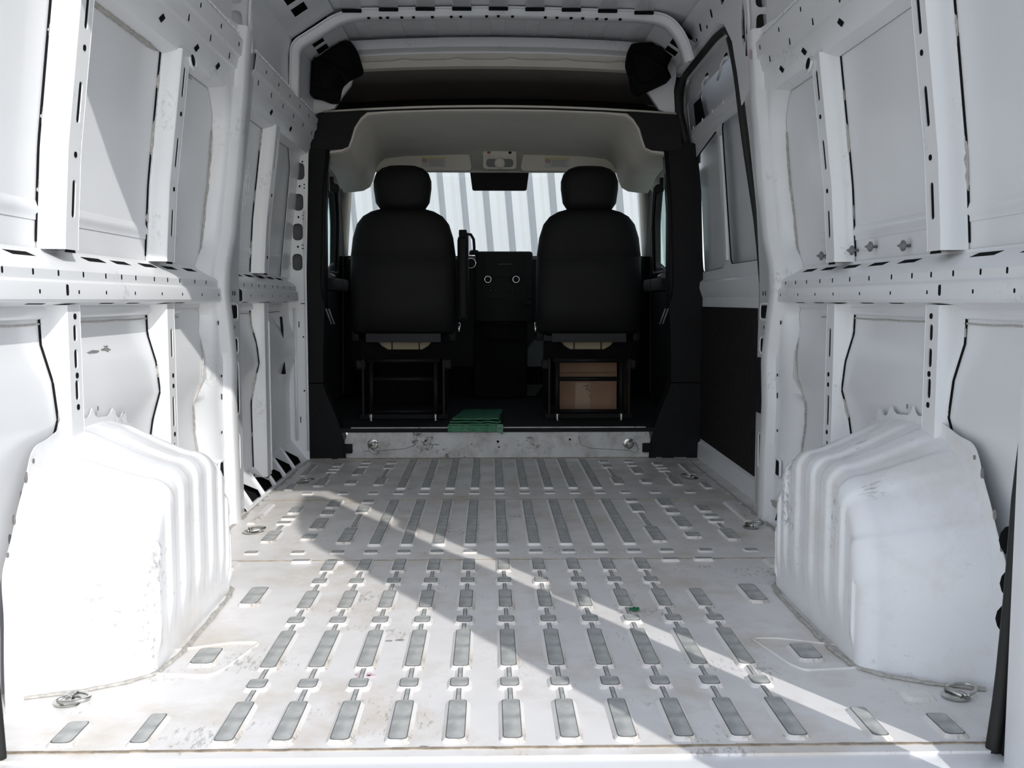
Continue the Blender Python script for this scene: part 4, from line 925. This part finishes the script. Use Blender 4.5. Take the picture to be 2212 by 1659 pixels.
# seats
def seat():
    root = empty('front_seat', (0, 0, .15))
    rows = []
    def sec(z, hw, y0, y1, n=28, e=3.2):
        return [(hw*math.copysign(abs(cos(t))**(2/e), cos(t)), (y0+y1)/2-(y1-y0)/2*math.copysign(abs(sin(t))**(2/e), sin(t)), z) for t in [2*pi*i/n for i in range(n)]]
    bm = bmesh.new()
    zs = [(.45, .265, -.01, .10), (.47, .275, -.035, .12), (.60, .277, -.05, .12), (.75, .277, -.052, .11), (.848, .274, -.052, .10), (.852, .272, -.0495, .10), (.856, .274, -.052, .10), (.95, .262, -.05, .095), (1.02, .240, -.045, .09), (1.06, .208, -.04, .085), (1.085, .165, -.03, .08), (1.10, .11, -.015, .06), (1.102, .04, .0, .04)]
    V = grid(bm, [sec(*q) for q in zs], closed_u=True); bm.faces.new(V[0][::-1]); bm.faces.new(V[-1])
    obj('backrest', bm, VINYL, root, smooth=True)
    bm = bmesh.new()
    hz = [(1.092, .09, .0, .05), (1.098, .118, -.025, .07), (1.13, .140, -.042, .08), (1.20, .150, -.046, .082), (1.24, .150, -.046, .08), (1.28, .136, -.04, .075), (1.305, .108, -.03, .065), (1.318, .07, -.015, .05), (1.321, .02, .0, .03)]
    V = grid(bm, [sec(*q, e=2.8) for q in hz], closed_u=True); bm.faces.new(V[0][::-1]); bm.faces.new(V[-1])
    obj('headrest', bm, VINYL, root, smooth=True)
    for x in (-.095, .095):
        bm = bmesh.new(); tube(bm, [(x, .02, 1.06), (x, .015, 1.15)], .006, 8); obj('headrest_post', bm, CHROME, root, smooth=True)
    bm = bmesh.new(); bx(bm, (0, .33, .50), (.50, .50, .13), bev=.045); obj('cushion', bm, VINYL, root, auto=60)
    for x in (-.255, .255):
        bm = bmesh.new(); bx(bm, (x, .10, .46), (.04, .16, .10), bev=.015); obj('recliner_cover', bm, BLACK, root, auto=50)
    bm = bmesh.new(); bx(bm, (0, -.02, .430), (.39, .014, .046), bev=.004); obj('rear_flap', bm, GREYT2, root, auto=40)
    bm = bmesh.new(); bx(bm, (0, .10, .385), (.29, .02, .05)); obj('seat_foam', bm, BEIGE, root)
    for x in (-.07, .075):
        bm = bmesh.new(); bx(bm, (x, .084, .385), (.006, .006, .05)); obj('spring_wire', bm, FRAMEB, root)
    # pan with a scooped cut-out
    out = [(-.235, .315), (.235, .315), (.235, .41), (.145, .41), (.125, .385), (.09, .365), (-.09, .365), (-.125, .385), (-.145, .41), (-.235, .41)]
    plate('seat_pan', out, [], lambda a, b, d: (a, .07-d, b), .01, FOAM, root, step=0)
    for x in (-.168, .168):
        bm = bmesh.new(); tube(bm, [(x, -.03, .30), (x, -.05, .035)], .013, 10); obj('frame_leg', bm, FRAMEB, root, smooth=True)
        bm = bmesh.new(); lathe(bm, [(.011, .0), (.007, .006), (.007, .012), (.014, .014), (.014, .034), (.009, .038)], (x, -.062, .0), n=12); obj('floor_bolt', bm, STEEL, root, auto=40)
        bm = bmesh.new(); bx(bm, (x*1.25, .20, .17), (.012, .50, .30), bev=.003); obj('pedestal_side', bm, FRAMEB, root)
        bm = bmesh.new(); bx(bm, (x*1.33, .0, .29), (.05, .06, .05), bev=.01); obj('slide_block', bm, FRAMEB, root)
    for z, r_ in ((.312, .012), (.215, .012), (.045, .010)):
        bm = bmesh.new(); tube(bm, [(-.19 if z > .3 else -.158, -.035, z), (.19 if z > .3 else .158, -.035, z)], r_, 10); obj('cross_bar', bm, FRAMEB, root, smooth=True)
    bm = bmesh.new(); bx(bm, (0, .09, .016), (.46, .22, .026), bev=.005); obj('base_plate', bm, BLACK2, root, auto=40)
    bm = bmesh.new(); bx(bm, (0, .46, .17), (.40, .012, .30)); obj('front_panel', bm, FOAM, root)
    bm = bmesh.new(); lathe(bm, [(.034, 0), (.034, .008), (.026, .014)], (.285, .04, .475), n=16, rot=Matrix.Rotation(R(90), 3, 'Y')); obj('recliner_knob', bm, CHROME, root, smooth=True)
    return root
GREYT2 = mat('grey_fabric_flap', (.03, .03, .033), .8, var=.1)
SILV = mat('silver_plastic', (.32, .33, .34), .35)
s1 = seat(); s1.location = (-.49, 3.47, .15); tag(s1, 'black driver seat on the left, seen from behind', 'seat', 'front seats')
s2 = tree(s1, (.482, 3.47, .15)); tag(s2, 'black passenger seat on the right with a cardboard box beneath', 'seat', 'front seats')
for ch in list(s2.children):
    if ch.name.startswith('recliner_knob'): ch.location.x -= .57
# folding armrest of the driver seat
bm = bmesh.new(); bx(bm, (.312, .02, .74), (.058, .07, .44), bev=.022); obj('folding_armrest', bm, VINYL, s1, auto=60)
bm = bmesh.new(); bx(bm, (.325, .06, .955), (.03, .05, .05), bev=.010); obj('armrest_hinge', bm, VINYL, s1, auto=60)

# dashboard
da = empty('dashboard', (0, 4.5, 0)); tag(da, 'black dashboard with centre screen, vents and dials between the seats', 'dashboard')
bm = bmesh.new()
prf = [(.35, .25), (.12, .35), (.06, .60), (.03, .80), (.0, .95), (-.02, 1.03), (.04, 1.055), (.30, 1.05), (.36, .9)]
grid(bm, [[(x, y, z) for y, z in prf] for x in np.linspace(-.93, .93, 9)]); solid(bm, .004); obj('dash_body', bm, BLACK2, da, auto=50)
bm = bmesh.new(); bx(bm, (.05, -.02, .86), (.36, .06, .44), bev=.02); obj('centre_stack', bm, BLACK, da, auto=50)
plate('display_screen', slot(.055, .99, .25, .13, 4, .012), [], MX(-.052), .012, SCREEN, da, step=0, d0=.008)
SILT = mat('dim_print', (.18, .18, .18), .5)
patches('screen_print', [slot(.055+.012*k, 1.0, .008, .004, 1) for k in range(-3, 4)], MX(-.052), .0088, SILT, da, .0006)
plate('radio_panel', slot(.055, .84, .27, .10, 4, .01), [], MX(-.05), .006, SCREEN, da, step=0, d0=.005)
for x, z, r_ in ((-.155, 1.005, .030), (-.05, .905, .020), (.125, .905, .020), (.205, .76, .026)):
    bm = bmesh.new(); tube(bm, [(x+r_*cos(t), -.066, z+r_*sin(t)) for t in [2*pi*i/20 for i in range(20)]], .0032, 6, closed=True); k_ = obj('dial_ring', bm, CHROME if r_ != .026 else BLACK2, da, smooth=True)
    bm = bmesh.new(); lathe(bm, [(r_*.9, 0), (r_*.9, .012), (r_*.7, .018)], (x, -.05, z), n=20, rot=Matrix.Rotation(R(90), 3, 'X')); obj('dial_knob', bm, BLACK, da, smooth=True)
bm = bmesh.new(); bm2 = bmesh.new()
for k in range(9):
    bx(bm, (-.06+.028*k, -.058, .835), (.018, .01, .012), bev=.002)
    if k in (1, 2, 4, 6, 7):
        bm2 = bmesh.new(); bx(bm2, (-.06+.028*k, -.064, .836), (.006, .001, .002)); obj('button_mark', bm2, RED, da)
obj('button_row', bm, BLACK2, da)
bm = bmesh.new(); bx(bm, (.05, .03, .60), (.26, .06, .16), bev=.02); obj('lower_bin', bm, FOAM, da, auto=50)
bm = bmesh.new(); bx(bm, (.05, -.002, .655), (.11, .006, .05), bev=.004); obj('bin_tray', bm, BLACK2, da, auto=50)
bm = bmesh.new(); bx(bm, (.03, .12, .40), (.34, .2, .5), bev=.03); obj('console_base', bm, FOAM, da, auto=50)
fwm = bmesh.new(); bx(fwm, (0, .30, .55), (2.0, .02, .95)); bx(fwm, (-.96, .17, .62), (.08, .36, .86)); bx(fwm, (.96, .17, .62), (.08, .36, .86)); obj('firewall', fwm, FOAM, da)
# phone holder
ph = empty('phone_holder', (-.19, 4.47, 1.088)); tag(ph, 'small black curved phone holder on the dashboard beside the driver seat', 'phone holder')
bm = bmesh.new(); tube(bm, [(0, 0, .10), (.035, 0, .095), (.052, 0, .065), (.055, 0, .02), (.055, 0, -.02)], .009, 8); obj('holder_arm', bm, BLACK, ph, smooth=True)
bm = bmesh.new(); bx(bm, (-.015, -.005, .10), (.05, .02, .05), bev=.008); obj('holder_clamp', bm, BLACK, ph, auto=40)
bm = bmesh.new(); lathe(bm, [(.032, -.03), (.032, -.01), (.02, .0)], (.055, 0, 0), n=14); obj('holder_base', bm, BLACK, ph, smooth=True)
# steering wheel (mostly behind the driver seat)
sw = empty('steering_wheel', (-.48, 4.26, .92)); tag(sw, 'black steering wheel almost hidden behind the driver seat', 'steering wheel')
rw = Matrix.Rotation(R(-32), 3, 'X'); bm = bmesh.new(); tube(bm, [tuple(rw @ Vector((.19*cos(t), 0, .19*sin(t)))) for t in [2*pi*i/32 for i in range(32)]], .014, 8, closed=True); obj('wheel_rim', bm, BLACK, sw, smooth=True)
bm = bmesh.new(); bx(bm, (0, .0, 0), (.16, .05, .10), rot=rw, bev=.02); obj('wheel_hub', bm, BLACK, sw, auto=50)
for k in (-1, 1):
    bm = bmesh.new(); tube(bm, [tuple(rw @ Vector((k*.07, 0, 0))), tuple(rw @ Vector((k*.185, 0, .01)))], .014, 8); obj('wheel_spoke', bm, BLACK, sw, smooth=True)
bm = bmesh.new(); tube(bm, [(0, .02, -.01), (0, .25, -.10)], .03, 10); obj('steering_column', bm, BLACK, sw, smooth=True)

# cardboard box
cb = empty('cardboard_box', (.498, 3.82, .15)); tag(cb, 'brown cardboard box under the passenger seat with tape and a scrawl', 'box')
bm = bmesh.new(); bx(bm, (0, 0, .155), (.335, .20, .29), bev=.003); obj('carton', bm, CARD, cb)
patches('flap_seam', [[(-.165, .225), (.165, .228), (.165, .230), (-.165, .227)]], MX(-.1), .001, INK, cb)
patches('packing_tape', [[(-.065, .015), (.02, .018), (.018, .17), (-.062, .172)]], MX(-.1), .0008, CARDT, cb)
bm = bmesh.new(); tube(bm, [(-.02, -.102, .150), (-.005, -.102, .155), (.01, -.102, .158), (.004, -.102, .145), (-.005, -.102, .128), (.01, -.102, .138), (.016, -.102, .12)], .0016, 5)
tube(bm, [(.01, -.102, .105), (.014, -.102, .09), (.02, -.102, .10), (.024, -.102, .08)], .001, 5); obj('pen_scrawl', bm, INK, cb)

# green folded sheets
gs = empty('green_sheets', (-.10, 3.1, .158)); tag(gs, 'folded dark green plastic sheets hanging over the step edge', 'plastic sheet')
def sheet(name, x0, x1, x0b, x1b, y0, y1, z, drop):
    bm = bmesh.new(); rows = []
    for j in range(12):
        t = j/11; y = y0+(y1-y0)*t
        a = x0+(x0b-x0)*t; b = x1+(x1b-x1)*t
        rows.append([(a+(b-a)*i/14, y, z+.004*noise.noise(Vector((i*.5, j*.6, z*90)))+(-drop if j == 0 else 0)) for i in range(15)])
    grid(bm, rows); solid(bm, .005); return obj(name, bm, GREEN, gs, smooth=False)
sheet('sheet', -.14, .10, -.085, .125, -.03, .42, .012, .0); sheet('sheet', -.135, .115, -.08, .12, -.005, .40, .026, .0); sheet('sheet', -.125, .105, -.075, .13, .015, .40, .04, .002)
bm = bmesh.new(); grid(bm, [[(-.145+.02*i, -.032-.003*sin(i), z_) for i in range(13)] for z_ in (.010, -.004, -.022)]); solid(bm, .003); obj('hanging_edge', bm, GREEN, gs)
bm = bmesh.new(); grid(bm, [[(.095+.01*i, -.022-.002*j, .014-.012*j-.005*i*(j % 2)) for i in range(4)] for j in range(4)]); solid(bm, .002); obj('torn_corner', bm, GREEN, gs)

# lashing rings
def ring(a, flat=True):
    root = empty('lashing_ring', (0, 0, 0))
    bm = bmesh.new(); lathe(bm, [(.026, 0), (.027, .003), (.022, .006), (.012, .006), (.011, .004)], n=24); obj('ring_base', bm, STEEL, root, auto=40)
    bm = bmesh.new(); lathe(bm, [(.009, .004), (.009, .010), (.006, .012)], n=6); obj('ring_bolt', bm, STEEL, root)
    bm = bmesh.new(); tube(bm, [(-.006, -.020, .010), (-.006, .020, .010)], .0042, 8); obj('ring_hinge', bm, STEEL, root, smooth=True)
    bm = bmesh.new(); tube(bm, [(.002+.046*sin(t)*1.0, -.025*cos(t), .011+.003*sin(t)) for t in [pi*i/14 for i in range(15)]] , .0038, 8); tube(bm, [(.002, -.024, .010), (.002, .024, .010)], .0034, 8); obj('ring_loop', bm, STEEL, root, smooth=True)
    return root
r0 = ring(0)
RG = [((-.855, .198, .002), -20, 'steel lashing ring on the floor beside the left wheel arch, nearest the rear'), ((.872, .185, .002), 25, 'steel lashing ring on the floor behind the right wheel arch'),
      ((-.84, 1.575, .002), 10, 'steel lashing ring on the floor ahead of the left wheel arch'), ((.852, 1.61, .002), 200-180, 'steel lashing ring on the floor ahead of the right wheel arch'),
      ((-.838, 2.475, .002), 15, 'steel lashing ring at the front left of the cargo floor'), ((.842, 2.525, .002), 160, 'steel lashing ring at the front right of the cargo floor')]
for i, (loc, a, lab) in enumerate(RG):
    q = r0 if i == 0 else tree(r0); q.location = loc; q.rotation_euler = (0, 0, R(a)); tag(q, lab, 'ring', 'steel lashing rings')
for x, a, lab in ((-.612, 60, 'steel lashing ring hanging at the left end of the front step panel'), (.645, 42, 'steel lashing ring hanging at the right end of the front step panel')):
    q = tree(r0); q.location = (x, 3.102, .072); q.rotation_euler = (R(90), R(a), 0); tag(q, lab, 'ring', 'steel lashing rings')

# ================================================================== OPEN REAR DOOR (right, swung out, throws the shadow on the floor)
rd = empty('door_4', (.89, 0, 0)); tag(rd, 'open right rear door swung out behind the van', kind='structure')
plate('door_panel', rnd([(-.896, -.05), (-.368, -.05), (-.368, 2.02), (-.62, 2.0), (-.86, 1.90), (-.896, 1.80)], [.03, .02, .05, .12, .06, .03]), [], lambda u, v, d: (.0-.02*(u+.17)*0+d, u, v), .05, WHITE, rd, step=0)
for z in (.18, .95, 1.55):
    bm = bmesh.new(); bx(bm, (.03, -.27, z), (.03, .22, .07), bev=.006); obj('door_hinge', bm, WHITE2, rd)
